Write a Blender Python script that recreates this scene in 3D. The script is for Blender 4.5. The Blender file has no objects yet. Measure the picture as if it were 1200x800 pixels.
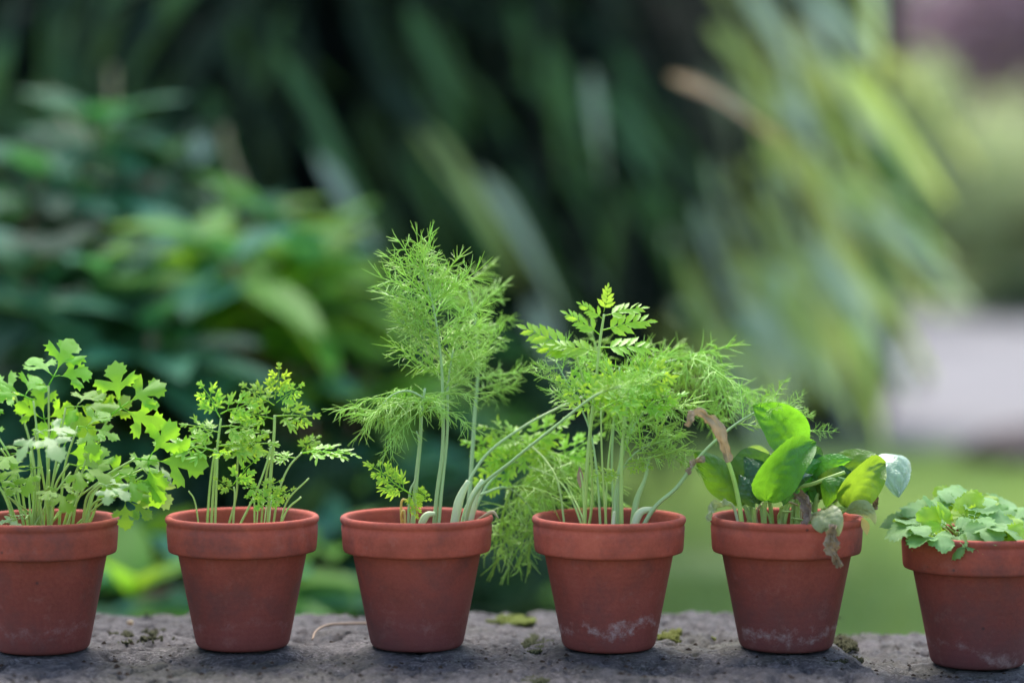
import bpy, bmesh, math, random
from mathutils import Vector, Matrix, noise, Euler
R = math.radians
scene = bpy.context.scene
col = scene.collection

# ------------------------------------------------------------------ camera
CAM = Vector((0.0, -1.574, 0.5596)); PITCH = R(2.2); FPX = 85.0/36.0*1200.0
cam_d = bpy.data.cameras.new('camera'); cam = bpy.data.objects.new('camera', cam_d); col.objects.link(cam)
cam.location = CAM; cam.rotation_euler = (R(90) - PITCH, 0, 0)
cam_d.lens = 85; cam_d.sensor_width = 36; cam_d.clip_start = 0.05; cam_d.clip_end = 1000
cam_d.dof.use_dof = True; cam_d.dof.focus_distance = 1.555; cam_d.dof.aperture_fstop = 2.35
scene.camera = cam
# ------------------------------------------------------------------ sky, sun, exposure
SUN_EL, SUN_AZ = R(60), R(-12)          # azimuth measured from +Y towards +X
w = bpy.data.worlds.new('World'); scene.world = w; w.use_nodes = True
nt = w.node_tree; nt.nodes.clear()
sky = nt.nodes.new('ShaderNodeTexSky'); sky.sky_type = 'NISHITA'; sky.sun_disc = False
sky.sun_elevation = SUN_EL; sky.sun_rotation = SUN_AZ; sky.air_density = 1.2; sky.dust_density = 2.2; sky.ozone_density = 1.0
bg = nt.nodes.new('ShaderNodeBackground'); bg.inputs[1].default_value = 0.12
wo = nt.nodes.new('ShaderNodeOutputWorld')
nt.links.new(sky.outputs[0], bg.inputs[0]); nt.links.new(bg.outputs[0], wo.inputs[0])
sl = bpy.data.lights.new('sun', 'SUN'); sl.energy = 2.1; sl.angle = R(34); sl.color = (1.0, 0.96, 0.9)
so = bpy.data.objects.new('sun', sl); col.objects.link(so)
sd = Vector((math.sin(SUN_AZ)*math.cos(SUN_EL), math.cos(SUN_AZ)*math.cos(SUN_EL), math.sin(SUN_EL)))
so.rotation_euler = sd.to_track_quat('Z', 'Y').to_euler()
scene.cycles.max_bounces = 8; scene.cycles.diffuse_bounces = 3; scene.cycles.glossy_bounces = 2; scene.cycles.transmission_bounces = 4
vs = scene.view_settings
vs.view_transform = 'Standard'; vs.look = 'None'; vs.gamma = 1.0; vs.exposure = 1.8; vs.use_curve_mapping = False

# ------------------------------------------------------------------ measuring helpers
RT, FW, UP = Vector((1,0,0)), Vector((0,math.cos(PITCH),-math.sin(PITCH))), Vector((0,math.sin(PITCH),math.cos(PITCH)))
def ray(px, py): return RT*((px-600)/FPX) - UP*((py-400)/FPX) + FW
def at(px, py, y):                      # point seen at photo pixel (px,py) standing at depth y
    d = ray(px, py); return CAM + d*((y-CAM.y)/d.y)
def onz(px, py, z):                     # point seen at photo pixel lying on height z
    d = ray(px, py); return CAM + d*((z-CAM.z)/d.z)
def V(*a): return Vector(a)

# ------------------------------------------------------------------ mesh helpers
class MB:
    def __init__(s): s.v = []; s.f = []
    def add(s, vs, fs):
        o = len(s.v); s.v += [tuple(p) for p in vs]; s.f += [tuple(i+o for i in f) for f in fs]
    def tube(s, pts, r0, r1=None, n=6, cap=True, rads=None):
        if r1 is None: r1 = r0
        m = len(pts); vs = []; prev = None
        for i, p in enumerate(pts):
            t = (pts[min(i+1, m-1)] - pts[max(i-1, 0)])
            if t.length < 1e-9: t = V(0,0,1)
            t.normalize()
            if prev is None:
                a = t.orthogonal().normalized()
            else:
                a = prev - t*prev.dot(t)
                a = a.normalized() if a.length > 1e-6 else t.orthogonal().normalized()
            prev = a; b = t.cross(a)
            r = rads[i] if rads else r0 + (r1-r0)*i/(m-1)
            for k in range(n):
                an = 2*math.pi*k/n; vs.append(p + a*(r*math.cos(an)) + b*(r*math.sin(an)))
        fs = []
        for i in range(m-1):
            for k in range(n):
                fs.append((i*n+k, i*n+(k+1)%n, (i+1)*n+(k+1)%n, (i+1)*n+k))
        if cap: fs.append(tuple(range(n-1, -1, -1))); fs.append(tuple((m-1)*n+k for k in range(n)))
        s.add(vs, fs)
    def grid(s, rows):                  # rows of equal length lists of points
        n = len(rows[0]); vs = [p for r in rows for p in r]
        fs = [(i*n+j, i*n+j+1, (i+1)*n+j+1, (i+1)*n+j) for i in range(len(rows)-1) for j in range(n-1)]
        s.add(vs, fs)
    def mesh(s, name, mat, smooth=True, off=None):
        me = bpy.data.meshes.new(name)
        vs = s.v if off is None else [(a-off.x, b-off.y, c-off.z) for a, b, c in s.v]
        me.from_pydata(vs, [], s.f)
        if smooth: me.polygons.foreach_set('use_smooth', [True]*len(me.polygons))
        me.materials.append(mat); me.update(); return me
def link(name, me, parent=None, mtx=None):
    o = bpy.data.objects.new(name, me); col.objects.link(o)
    if parent is not None: o.parent = parent
    if mtx is not None: o.matrix_local = mtx
    return o
def thing(name, loc, label, cat, group=None):
    o = bpy.data.objects.new(name, None); col.objects.link(o); o.location = loc; o.empty_display_size = 0.02
    o['label'] = label; o['category'] = cat
    if group: o['group'] = group
    return o
def tag(o, label, cat=None, group=None, kind=None):
    o['label'] = label
    if cat: o['category'] = cat
    if group: o['group'] = group
    if kind: o['kind'] = kind
    return o
def frame(loc, d, up, s=1.0):           # local X along d, local Z near up
    x = d.normalized(); z = up - x*up.dot(x)
    if z.length < 1e-5: z = x.orthogonal()
    z.normalize(); y = z.cross(x)
    return Matrix(((x.x*s, y.x*s, z.x*s, loc.x), (x.y*s, y.y*s, z.y*s, loc.y), (x.z*s, y.z*s, z.z*s, loc.z), (0,0,0,1)))
def crom(pts, n=6):                     # smooth curve through points
    P = [pts[0]*2-pts[1]] + list(pts) + [pts[-1]*2-pts[-2]]; out = []
    for i in range(1, len(P)-2):
        a, b, c, d = P[i-1], P[i], P[i+1], P[i+2]
        for k in range(n):
            t = k/n
            out.append(0.5*((2*b) + (c-a)*t + (2*a-5*b+4*c-d)*t*t + (3*b-a-3*c+d)*t*t*t))
    out.append(pts[-1].copy()); return out
def along(pts, t):
    f = t*(len(pts)-1); i = min(int(f), len(pts)-2); u = f-i
    return pts[i].lerp(pts[i+1], u), (pts[i+1]-pts[i]).normalized()

# ------------------------------------------------------------------ materials
def newmat(name):
    m = bpy.data.materials.new(name); m.use_nodes = True; t = m.node_tree; t.nodes.clear()
    out = t.nodes.new('ShaderNodeOutputMaterial'); return m, t, out
def N(t, typ, **kw):
    n = t.nodes.new(typ)
    for k, v in kw.items():
        if k.startswith('i_'):
            key = k[2:]; key = int(key) if key.isdigit() else key.replace('_', ' ')
            n.inputs[key].default_value = v
        else: setattr(n, k, v)
    return n
def ramp(t, fac, stops):
    r = t.nodes.new('ShaderNodeValToRGB'); e = r.color_ramp.elements
    while len(e) > 1: e.remove(e[-1])
    e[0].position = stops[0][0]; e[0].color = stops[0][1]
    for p, c in stops[1:]:
        x = e.new(p); x.color = c
    t.links.new(fac, r.inputs[0]); return r
def c4(c): return (c[0], c[1], c[2], 1)
def mix(t, fac, a, b, mode='MIX'):
    n = t.nodes.new('ShaderNodeMix'); n.data_type = 'RGBA'; n.blend_type = mode
    for sock, v in ((n.inputs[0], fac), (n.inputs[6], a), (n.inputs[7], b)):
        if isinstance(v, (int, float)): sock.default_value = v
        elif isinstance(v, tuple): sock.default_value = c4(v)
        else: t.links.new(v, sock)
    return n.outputs[2]
def leafmat(name, top, trans, tf=0.4, rough=0.4, spec=0.5, scale=60, var=0.25, bump=0.0):
    m, t, out = newmat(name)
    oi = N(t, 'ShaderNodeObjectInfo'); tc = N(t, 'ShaderNodeTexCoord')
    ns = N(t, 'ShaderNodeTexNoise', i_Scale=scale, i_Detail=3.0); t.links.new(tc.outputs['Object'], ns.inputs['Vector'])
    mr = N(t, 'ShaderNodeMath', operation='ADD'); t.links.new(ns.outputs[0], mr.inputs[0]); t.links.new(oi.outputs['Random'], mr.inputs[1])
    v = N(t, 'ShaderNodeMapRange', i_1=0.2, i_2=1.8, i_3=1-var, i_4=1+var); t.links.new(mr.outputs[0], v.inputs[0])
    h = N(t, 'ShaderNodeMapRange', i_1=0.0, i_2=1.0, i_3=0.5-0.05*var, i_4=0.5+0.06*var); t.links.new(oi.outputs['Random'], h.inputs[0])
    def col_(c):
        x = N(t, 'ShaderNodeHueSaturation', i_Color=c4(c)); t.links.new(v.outputs[0], x.inputs['Value']); t.links.new(h.outputs[0], x.inputs['Hue']); return x.outputs[0]
    p = N(t, 'ShaderNodeBsdfPrincipled', i_Roughness=rough); p.inputs['Specular IOR Level'].default_value = spec
    t.links.new(col_(top), p.inputs['Base Color'])
    tr = N(t, 'ShaderNodeBsdfTranslucent'); t.links.new(col_(trans), tr.inputs[0])
    if bump > 0:
        n2 = N(t, 'ShaderNodeTexNoise', i_Scale=scale*4, i_Detail=2.0); t.links.new(tc.outputs['Object'], n2.inputs['Vector'])
        b = N(t, 'ShaderNodeBump', i_Strength=bump, i_Distance=0.001); t.links.new(n2.outputs[0], b.inputs['Height'])
        t.links.new(b.outputs[0], p.inputs['Normal'])
    mx = N(t, 'ShaderNodeMixShader', i_0=tf); t.links.new(p.outputs[0], mx.inputs[1]); t.links.new(tr.outputs[0], mx.inputs[2])
    t.links.new(mx.outputs[0], out.inputs[0]); return m
def plain(name, a, b, scale=30, rough=0.85, bump=0.3, dist=0.002, spec=0.3):
    m, t, out = newmat(name); tc = N(t, 'ShaderNodeTexCoord')
    ns = N(t, 'ShaderNodeTexNoise', i_Scale=scale, i_Detail=6.0, i_Roughness=0.65); t.links.new(tc.outputs['Object'], ns.inputs['Vector'])
    r = ramp(t, ns.outputs[0], [(0.3, c4(a)), (0.7, c4(b))])
    p = N(t, 'ShaderNodeBsdfPrincipled', i_Roughness=rough); p.inputs['Specular IOR Level'].default_value = spec
    t.links.new(r.outputs[0], p.inputs['Base Color'])
    bp = N(t, 'ShaderNodeBump', i_Strength=bump, i_Distance=dist); t.links.new(ns.outputs[0], bp.inputs['Height']); t.links.new(bp.outputs[0], p.inputs['Normal'])
    t.links.new(p.outputs[0], out.inputs[0]); return m

def terracotta(seed, salt=0.0, damp=0.5, salt_h=0.016, tint=1.0):
    m, t, out = newmat('terracotta'); tc = N(t, 'ShaderNodeTexCoord')
    mp = N(t, 'ShaderNodeMapping'); mp.inputs['Location'].default_value = (seed*3.1, seed*1.7, 0)
    t.links.new(tc.outputs['Object'], mp.inputs[0])
    # seed offset is only for the noises, height comes from the object coordinates
    sx = N(t, 'ShaderNodeSeparateXYZ'); t.links.new(tc.outputs['Object'], sx.inputs[0]); z = sx.outputs[2]
    big = N(t, 'ShaderNodeTexNoise', i_Scale=38.0, i_Detail=5.0, i_Roughness=0.6); t.links.new(mp.outputs[0], big.inputs[0])
    fine = N(t, 'ShaderNodeTexNoise', i_Scale=420.0, i_Detail=4.0, i_Roughness=0.7); t.links.new(mp.outputs[0], fine.inputs[0])
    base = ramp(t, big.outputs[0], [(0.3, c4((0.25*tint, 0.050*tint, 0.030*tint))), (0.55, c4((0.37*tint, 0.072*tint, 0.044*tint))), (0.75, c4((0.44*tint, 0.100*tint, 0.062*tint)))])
    c = mix(t, 0.14, base.outputs[0], ramp(t, fine.outputs[0], [(0.35, (0.12, 0.03, 0.025, 1)), (0.65, (0.42, 0.12, 0.085, 1))]).outputs[0])
    # dark damp stain creeping up from the foot with an uneven edge
    zz = N(t, 'ShaderNodeMath', operation='MULTIPLY_ADD', i_1=0.05, i_2=0.0); t.links.new(big.outputs[0], zz.inputs[0])
    zd = N(t, 'ShaderNodeMath', operation='SUBTRACT'); t.links.new(z, zd.inputs[0]); t.links.new(zz.outputs[0], zd.inputs[1])
    dm = N(t, 'ShaderNodeMapRange', i_1=-0.030, i_2=0.038, i_3=damp, i_4=0.0); t.links.new(zd.outputs[0], dm.inputs[0])
    c = mix(t, dm.outputs[0], c, (0.085, 0.034, 0.040))
    # dark algae blotches and specks
    bl = N(t, 'ShaderNodeTexNoise', i_Scale=22.0, i_Detail=7.0, i_Roughness=0.7); mp2 = N(t, 'ShaderNodeMapping'); mp2.inputs['Location'].default_value = (seed*7.7+4, 2, seed)
    t.links.new(tc.outputs['Object'], mp2.inputs[0]); t.links.new(mp2.outputs[0], bl.inputs[0])
    bm_ = N(t, 'ShaderNodeMapRange', i_1=0.47, i_2=0.70, i_3=0.0, i_4=0.8); t.links.new(bl.outputs[0], bm_.inputs[0])
    c = mix(t, bm_.outputs[0], c, (0.11, 0.045, 0.042))
    vo = N(t, 'ShaderNodeTexVoronoi', i_Scale=95.0); t.links.new(mp.outputs[0], vo.inputs['Vector'])
    sp = N(t, 'ShaderNodeMapRange', i_1=0.06, i_2=0.13, i_3=0.75, i_4=0.0); t.links.new(vo.outputs['Distance'], sp.inputs[0])
    sel = N(t, 'ShaderNodeSeparateColor'); t.links.new(vo.outputs['Color'], sel.inputs[0])
    gt = N(t, 'ShaderNodeMath', operation='GREATER_THAN', i_1=0.87); t.links.new(sel.outputs[0], gt.inputs[0])
    ml = N(t, 'ShaderNodeMath', operation='MULTIPLY'); t.links.new(sp.outputs[0], ml.inputs[0]); t.links.new(gt.outputs[0], ml.inputs[1])
    c = mix(t, ml.outputs[0], c, (0.06, 0.03, 0.028))
    # white lime bloom: a broken ring at the foot and a thin veil elsewhere
    zs = N(t, 'ShaderNodeMath', operation='MULTIPLY_ADD', i_1=0.06, i_2=-0.031); t.links.new(bl.outputs[0], zs.inputs[0])
    za = N(t, 'ShaderNodeMath', operation='ADD'); t.links.new(z, za.inputs[0]); t.links.new(zs.outputs[0], za.inputs[1])
    ring = N(t, 'ShaderNodeMath', operation='SUBTRACT', i_1=salt_h); t.links.new(za.outputs[0], ring.inputs[0])
    ab = N(t, 'ShaderNodeMath', operation='ABSOLUTE'); t.links.new(ring.outputs[0], ab.inputs[0])
    rm = N(t, 'ShaderNodeMapRange', i_1=0.0, i_2=0.0045, i_3=1.0, i_4=0.0); t.links.new(ab.outputs[0], rm.inputs[0])
    f2 = N(t, 'ShaderNodeTexNoise', i_Scale=70.0, i_Detail=6.0, i_Roughness=0.75); t.links.new(mp2.outputs[0], f2.inputs[0])
    fm = N(t, 'ShaderNodeMapRange', i_1=0.44, i_2=0.66, i_3=0.0, i_4=1.0); t.links.new(f2.outputs[0], fm.inputs[0])
    s1 = N(t, 'ShaderNodeMath', operation='MULTIPLY'); t.links.new(rm.outputs[0], s1.inputs[0]); t.links.new(fm.outputs[0], s1.inputs[1])
    s2 = N(t, 'ShaderNodeMath', operation='MULTIPLY', i_1=salt); t.links.new(s1.outputs[0], s2.inputs[0])
    c = mix(t, s2.outputs[0], c, (0.62, 0.56, 0.55))
    vl = N(t, 'ShaderNodeMapRange', i_1=0.56, i_2=0.85, i_3=0.0, i_4=0.28); t.links.new(f2.outputs[0], vl.inputs[0])
    c = mix(t, vl.outputs[0], c, (0.42, 0.24, 0.21))
    p = N(t, 'ShaderNodeBsdfPrincipled'); p.inputs['Specular IOR Level'].default_value = 0.25
    rr = N(t, 'ShaderNodeMapRange', i_1=0.3, i_2=0.7, i_3=0.68, i_4=0.88); t.links.new(big.outputs[0], rr.inputs[0]); t.links.new(rr.outputs[0], p.inputs['Roughness'])
    t.links.new(c, p.inputs['Base Color'])
    # throwing lines + grain
    wv = N(t, 'ShaderNodeMath', operation='MULTIPLY', i_1=1500.0); t.links.new(z, wv.inputs[0])
    sn = N(t, 'ShaderNodeMath', operation='SINE'); t.links.new(wv.outputs[0], sn.inputs[0])
    hm = N(t, 'ShaderNodeMath', operation='MULTIPLY_ADD', i_1=0.08); t.links.new(sn.outputs[0], hm.inputs[0]); t.links.new(fine.outputs[0], hm.inputs[2])
    bp = N(t, 'ShaderNodeBump', i_Strength=0.4, i_Distance=0.0006); t.links.new(hm.outputs[0], bp.inputs['Height']); t.links.new(bp.outputs[0], p.inputs['Normal'])
    t.links.new(p.outputs[0], out.inputs[0]); return m

def stonemat():
    m, t, out = newmat('weathered_stone'); tc = N(t, 'ShaderNodeTexCoord'); g = N(t, 'ShaderNodeNewGeometry')
    P = g.outputs['Position']
    def noi(s, d=6.0, r=0.65):
        n = N(t, 'ShaderNodeTexNoise', i_Scale=s, i_Detail=d, i_Roughness=r); t.links.new(P, n.inputs[0]); return n.outputs[0]
    a, b, f, mo = noi(14), noi(75, 8, 0.72), noi(330, 5, 0.75), noi(9, 7, 0.7)
    c = ramp(t, a, [(0.36, (0.04, 0.038, 0.045, 1)), (0.5, (0.11, 0.104, 0.116, 1)), (0.64, (0.24, 0.23, 0.24, 1))]).outputs[0]
    c = mix(t, 0.55, c, ramp(t, b, [(0.34, (0.016, 0.015, 0.018, 1)), (0.5, (0.075, 0.07, 0.078, 1)), (0.66, (0.28, 0.265, 0.28, 1))]).outputs[0])
    fm_ = N(t, 'ShaderNodeMapRange', i_1=0.35, i_2=0.65, i_3=0.15, i_4=0.85); t.links.new(noi(30, 3, 0.5), fm_.inputs[0])
    c = mix(t, fm_.outputs[0], c, ramp(t, f, [(0.36, (0.01, 0.01, 0.012, 1)), (0.5, (0.075, 0.07, 0.075, 1)), (0.66, (0.40, 0.385, 0.39, 1))]).outputs[0])
    mm = N(t, 'ShaderNodeMapRange', i_1=0.50, i_2=0.68, i_3=0.0, i_4=0.7); t.links.new(mo, mm.inputs[0])
    c = mix(t, mm.outputs[0], c, (0.075, 0.08, 0.035))
    c = mix(t, 1.0, c, (0.60, 0.56, 0.56), 'MULTIPLY')
    p = N(t, 'ShaderNodeBsdfPrincipled', i_Roughness=0.7); p.inputs['Specular IOR Level'].default_value = 0.45
    t.links.new(c, p.inputs['Base Color'])
    h = N(t, 'ShaderNodeMath', operation='MULTIPLY_ADD', i_1=0.5); t.links.new(f, h.inputs[0]); t.links.new(b, h.inputs[2])
    bp = N(t, 'ShaderNodeBump', i_Strength=1.0, i_Distance=0.006); t.links.new(h.outputs[0], bp.inputs['Height']); t.links.new(bp.outputs[0], p.inputs['Normal'])
    t.links.new(p.outputs[0], out.inputs[0]); return m

M = {
 'parsley': leafmat('parsley_leaf', (0.16,0.38,0.03), (0.40,0.70,0.03), 0.52, 0.45, 0.4, 90, 0.2, 0.3),
 'parsley_pale': leafmat('sheen_parsley_leaf', (0.27,0.43,0.16), (0.46,0.68,0.10), 0.42, 0.38, 0.7, 90, 0.18, 0.3),  # paler top colour imitates sky sheen on the leaves
 'carrot': leafmat('carrot_leaf', (0.24,0.48,0.05), (0.54,0.78,0.05), 0.5, 0.42, 0.5, 90, 0.18),
 'stem': leafmat('green_stem', (0.44,0.60,0.20), (0.55,0.70,0.2), 0.3, 0.38, 0.6, 60, 0.15),
 'fennel': leafmat('fennel_thread', (0.42,0.66,0.15), (0.60,0.84,0.18), 0.42, 0.36, 0.7, 60, 0.12),
 'fennel_stem': leafmat('fennel_stem', (0.40,0.56,0.27), (0.45,0.62,0.2), 0.2, 0.38, 0.5, 60, 0.12),
 'sheath': leafmat('pale_fennel_sheath', (0.60,0.68,0.42), (0.58,0.68,0.32), 0.25, 0.4, 0.5, 60, 0.1),
 'spinach': leafmat('spinach_leaf', (0.075,0.21,0.03), (0.25,0.52,0.02), 0.44, 0.42, 0.5, 160, 0.4, 1.0),
 'spinach_sheen': leafmat('sheen_spinach_leaf', (0.30,0.41,0.29), (0.4,0.58,0.2), 0.3, 0.28, 0.9, 160, 0.35, 0.9),  # pale top colour stands in for white gloss on the upper face
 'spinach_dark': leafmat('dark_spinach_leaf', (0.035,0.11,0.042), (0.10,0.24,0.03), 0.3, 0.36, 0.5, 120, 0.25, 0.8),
 'spinach_yellow': leafmat('yellowing_spinach_leaf', (0.14,0.30,0.04), (0.33,0.56,0.03), 0.42, 0.42, 0.5, 120, 0.3, 0.9),
 'withered': leafmat('withered_leaf', (0.34,0.26,0.18), (0.28,0.19,0.10), 0.25, 0.65, 0.3, 220, 0.5, 0.9),
 'wilted': leafmat('wilted_leaf', (0.33,0.38,0.20), (0.40,0.45,0.16), 0.35, 0.45, 0.4, 120, 0.25, 0.5),
 'straw': leafmat('straw', (0.52,0.42,0.26), (0.5,0.36,0.16), 0.3, 0.5, 0.4, 60, 0.15),
 'dry_twig': leafmat('dry_twig', (0.30,0.22,0.15), (0.2,0.14,0.08), 0.1, 0.6, 0.3, 60, 0.2),
 'yellow': leafmat('yellow_thread', (0.62,0.5,0.16), (0.62,0.46,0.1), 0.4, 0.45, 0.4, 60, 0.1),
 'celery': leafmat('dull_lobed_leaf', (0.17,0.37,0.11), (0.38,0.62,0.06), 0.36, 0.48, 0.4, 90, 0.2, 0.4),
 'celery_lime': leafmat('lime_lobed_leaf', (0.26,0.44,0.05), (0.52,0.74,0.03), 0.5, 0.45, 0.4, 90, 0.2, 0.3),
 'soil': plain('potting_soil', (0.014,0.009,0.007), (0.045,0.031,0.022), 220, 0.95, 0.8, 0.004, 0.1),
 'bed': plain('bed_soil', (0.03,0.02,0.017), (0.085,0.06,0.05), 12, 0.95, 0.8, 0.03),
 'stone': stonemat(),
 'moss': leafmat('moss', (0.14,0.17,0.035), (0.24,0.30,0.05), 0.25, 0.8, 0.2, 200, 0.35),
 'moss_dark': leafmat('dark_moss', (0.055,0.058,0.028), (0.1,0.11,0.03), 0.2, 0.85, 0.2, 200, 0.4),
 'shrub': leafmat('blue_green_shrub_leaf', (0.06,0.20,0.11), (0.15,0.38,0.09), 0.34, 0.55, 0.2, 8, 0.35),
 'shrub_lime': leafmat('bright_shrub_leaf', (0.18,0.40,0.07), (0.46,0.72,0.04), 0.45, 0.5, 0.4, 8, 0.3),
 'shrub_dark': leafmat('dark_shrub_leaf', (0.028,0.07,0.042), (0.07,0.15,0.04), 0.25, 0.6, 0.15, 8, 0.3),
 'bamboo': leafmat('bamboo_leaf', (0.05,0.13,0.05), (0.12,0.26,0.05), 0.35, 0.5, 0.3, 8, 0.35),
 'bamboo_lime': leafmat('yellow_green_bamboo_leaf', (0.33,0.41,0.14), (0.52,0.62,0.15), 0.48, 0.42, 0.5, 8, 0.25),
 'bamboo_pale': leafmat('sky_sheen_bamboo_leaf', (0.44,0.54,0.44), (0.52,0.65,0.40), 0.45, 0.38, 0.6, 8, 0.25),  # whitish base colour stands in for sky reflected off the blades
 'bamboo_dark': leafmat('shaded_bamboo_leaf', (0.016,0.036,0.022), (0.035,0.075,0.022), 0.25, 0.55, 0.2, 8, 0.35),  # bamboo leaf darkened so the overhead shade sits in its colour
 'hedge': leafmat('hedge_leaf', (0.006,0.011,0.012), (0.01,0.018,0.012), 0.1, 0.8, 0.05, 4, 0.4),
 'far_green': leafmat('hazed_shrub_leaf', (0.38,0.42,0.22), (0.48,0.54,0.24), 0.32, 0.5, 0.4, 2, 0.3),  # paler, greyer green: distance haze put into the leaf colour
 'far_dark': leafmat('deep_green_leaf', (0.06,0.10,0.045), (0.12,0.18,0.05), 0.25, 0.5, 0.4, 2, 0.35),
 'copper': leafmat('copper_leaf', (0.34,0.21,0.29), (0.34,0.2,0.25), 0.2, 0.5, 0.4, 2, 0.35),
 'bark': plain('bark', (0.05,0.035,0.025), (0.13,0.09,0.065), 18, 0.9, 0.8, 0.01),
 'twig': plain('brown_stem', (0.16,0.10,0.075), (0.30,0.20,0.15), 12, 0.8, 0.4, 0.004),
 'dead': leafmat('dead_bamboo_leaf', (0.80,0.50,0.32), (0.85,0.48,0.25), 0.5, 0.5, 0.4, 6, 0.1),
 'grass': leafmat('grass_blade', (0.22,0.32,0.10), (0.38,0.50,0.14), 0.35, 0.5, 0.4, 3, 0.2),
 'lawn': plain('lawn_turf', (0.14,0.20,0.06), (0.21,0.29,0.10), 3, 0.95, 0.6, 0.02),
 'path': plain('path_paving', (0.105,0.10,0.102), (0.155,0.147,0.15), 5, 0.9, 0.3, 0.01),
 'rock': plain('border_rock', (0.07,0.05,0.05), (0.17,0.13,0.125), 7, 0.9, 0.8, 0.02),
}

# ================================================================== the setting
mb = MB(); mb.add([(-200,-200,0),(200,-200,0),(200,300,0),(-200,300,0)], [(0,1,2,3)])
o = link('lawn', mb.mesh('lawn', M['lawn'])); o['kind'] = 'structure'
random.seed(5)
mb = MB(); rows = []
for i in range(40):                                   # raised planting bed
    y = 0.45 + 4.6*i/39; r = []
    for j in range(60):
        edge = 0.12 + 0.10*math.sin(y*2.3) - 0.05*max(0, y-2.5)
        x = -5 + (edge+5)*j/59
        k = min(1, (59-j)/5, i/3, (39-i)/3)
        r.append(V(x, y, -0.02 + 0.10*k + 0.03*noise.noise(V(x*3, y*3, 0))*k))
    rows.append(r)
mb.grid(rows); o = link('garden_bed', mb.mesh('garden_bed', M['bed'])); o['kind'] = 'structure'
mb = MB(); rows = []
for i in range(50):                                   # pale path curving off on the right
    y = 4.85 + 15.5*i/49; c = 2.0 + 0.0085*(y-5)**2; hw = 1.35
    rows.append([V(c-hw+0.06*noise.noise(V(y*2,0,1)), y, 0.004), V(c, y, 0.012), V(c+hw+2.2+0.06*noise.noise(V(y*2,5,1)), y, 0.004)])
mb.grid(rows); o = link('path', mb.mesh('path', M['path'])); o['kind'] = 'structure'
mb = MB(); random.seed(8)                             # grass blades over the near lawn
for i in range(30000):
    y = random.uniform(0.9, 5.0); x = random.uniform(-0.15 if y < 3 else 0.0, 0.75 + 0.33*y)
    if noise.noise(V(x*1.3, y*1.3, 3)) < -0.55: continue
    h = random.uniform(0.02, 0.05); a = random.uniform(0, 6.28); wd = 0.003
    dx, dy = math.cos(a)*wd, math.sin(a)*wd; lx, ly = random.gauss(0, 0.012), random.gauss(0, 0.012)
    mb.add([(x-dx,y-dy,0),(x+dx,y+dy,0),(x+dx*.7+lx*.4,y+dy*.7+ly*.4,h*.6),(x-dx*.7+lx*.4,y-dy*.7+ly*.4,h*.6),(x+lx,y+ly,h)], [(0,1,2,3),(3,2,4)])
tag(link('grass', mb.mesh('grass', M['grass'])), 'short mown green lawn grass behind the wall on the right', 'grass', kind='stuff')

# ------------------------------------------------------------------ stone wall with coping slabs
ZT = 0.3
def fbm(x, y, s, o=4, seed=0):
    v = 0; a = 1; tot = 0
    for k in range(o): v += a*noise.noise(V(x*s, y*s, seed+k*7.3)); tot += a; a *= 0.55; s *= 2.1
    return v/tot
POTS = [(49, -0.012, 0), (284, 0.0, 0), (488.5, 0.0, 0), (713.5, -0.004, 0), (921.5, -0.004, 0), (1146, -0.006, 1)]
POTX = []
for px, y, lo in POTS:
    z = ZT - (0.0105 if lo else 0); POTX.append(Vector(((px-600)/FPX*((y-CAM.y)*math.cos(PITCH)+(CAM.z-z-0.06)*math.sin(PITCH)), y, z)))
wall = thing('stone_wall', V(0, -0.09, 0), 'low weathered grey stone wall topped with rough mossy slabs', 'wall')
def slab(x0, x1, y0, y1, zt, th, seed, dens, skew0=0, skew1=0):
    nx = max(12, int((x1-x0)/dens)); ny = int((y1-y0)/dens); rows = []
    for j in range(ny+1):
        r = []
        v = j/ny; y_ = y0 + (y1-y0)*v
        for i in range(nx+1):
            u = i/nx
            a = x0 + skew0*(v-0.7); b = x1 + skew1*(v-0.7)
            x = a + (b-a)*u; y = y_
            du, dv = min(x-a, b-x), min(y-y0, y1-y)
            e = 0.007
            k1 = max(0, 1-(y1-y)/0.05); y += k1*(0.010*fbm(x, 0, 9, 4, seed)+0.003*fbm(x, 0, 60, 3, seed))
            k2 = max(0, 1-(x-a)/0.03); x += k2*0.008*fbm(0, y, 14, 4, seed+3)
            k3 = max(0, 1-(b-x)/0.03); x += k3*0.008*fbm(0, y, 14, 4, seed+5)
            fall = 0
            for d in (du, dv):
                if d < e: fall += (1-math.sqrt(max(0, 1-(1-d/e)**2)))*0.008
            n1 = fbm(x, y, 16, 4, seed); n2 = fbm(x, y, 90, 3, seed+11); n3 = fbm(x, y, 300, 2, seed+17)
            h = -0.0065*abs(n1)*1.6 - 0.0045*max(0, n2+0.1)*1.8 + 0.002*n3 - 0.001
            if n2 > 0.22: h -= 0.0030
            foot = min(((x-p.x)**2+(y-p.y)**2)**.5 for p in POTX)
            if foot < 0.036: h = min(h*0.3, -0.0002)
            elif foot < 0.046: h *= 0.3 + 0.7*(foot-0.036)/0.01
            r.append(V(x, y, zt + h - fall))
        rows.append(r)
    mb = MB(); mb.grid(rows)
    ring = list(rows[0]) + [r[-1] for r in rows[1:]] + list(reversed(rows[-1][:-1])) + [r[0] for r in reversed(rows[1:-1])]
    low = [V(p.x, p.y, zt-th) for p in ring]; n = len(ring)
    mb.add(ring+low, [(i, i+n, (i+1)%n+n, (i+1)%n) for i in range(n)])
    mb.add(low, [tuple(reversed(range(n)))])
    return link('coping_slab', mb.mesh('coping_slab', M['stone'], off=V(0,-0.09,0)), wall)
XA = onz(622, 745, ZT).x; XB = onz(985, 745, ZT).x
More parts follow.
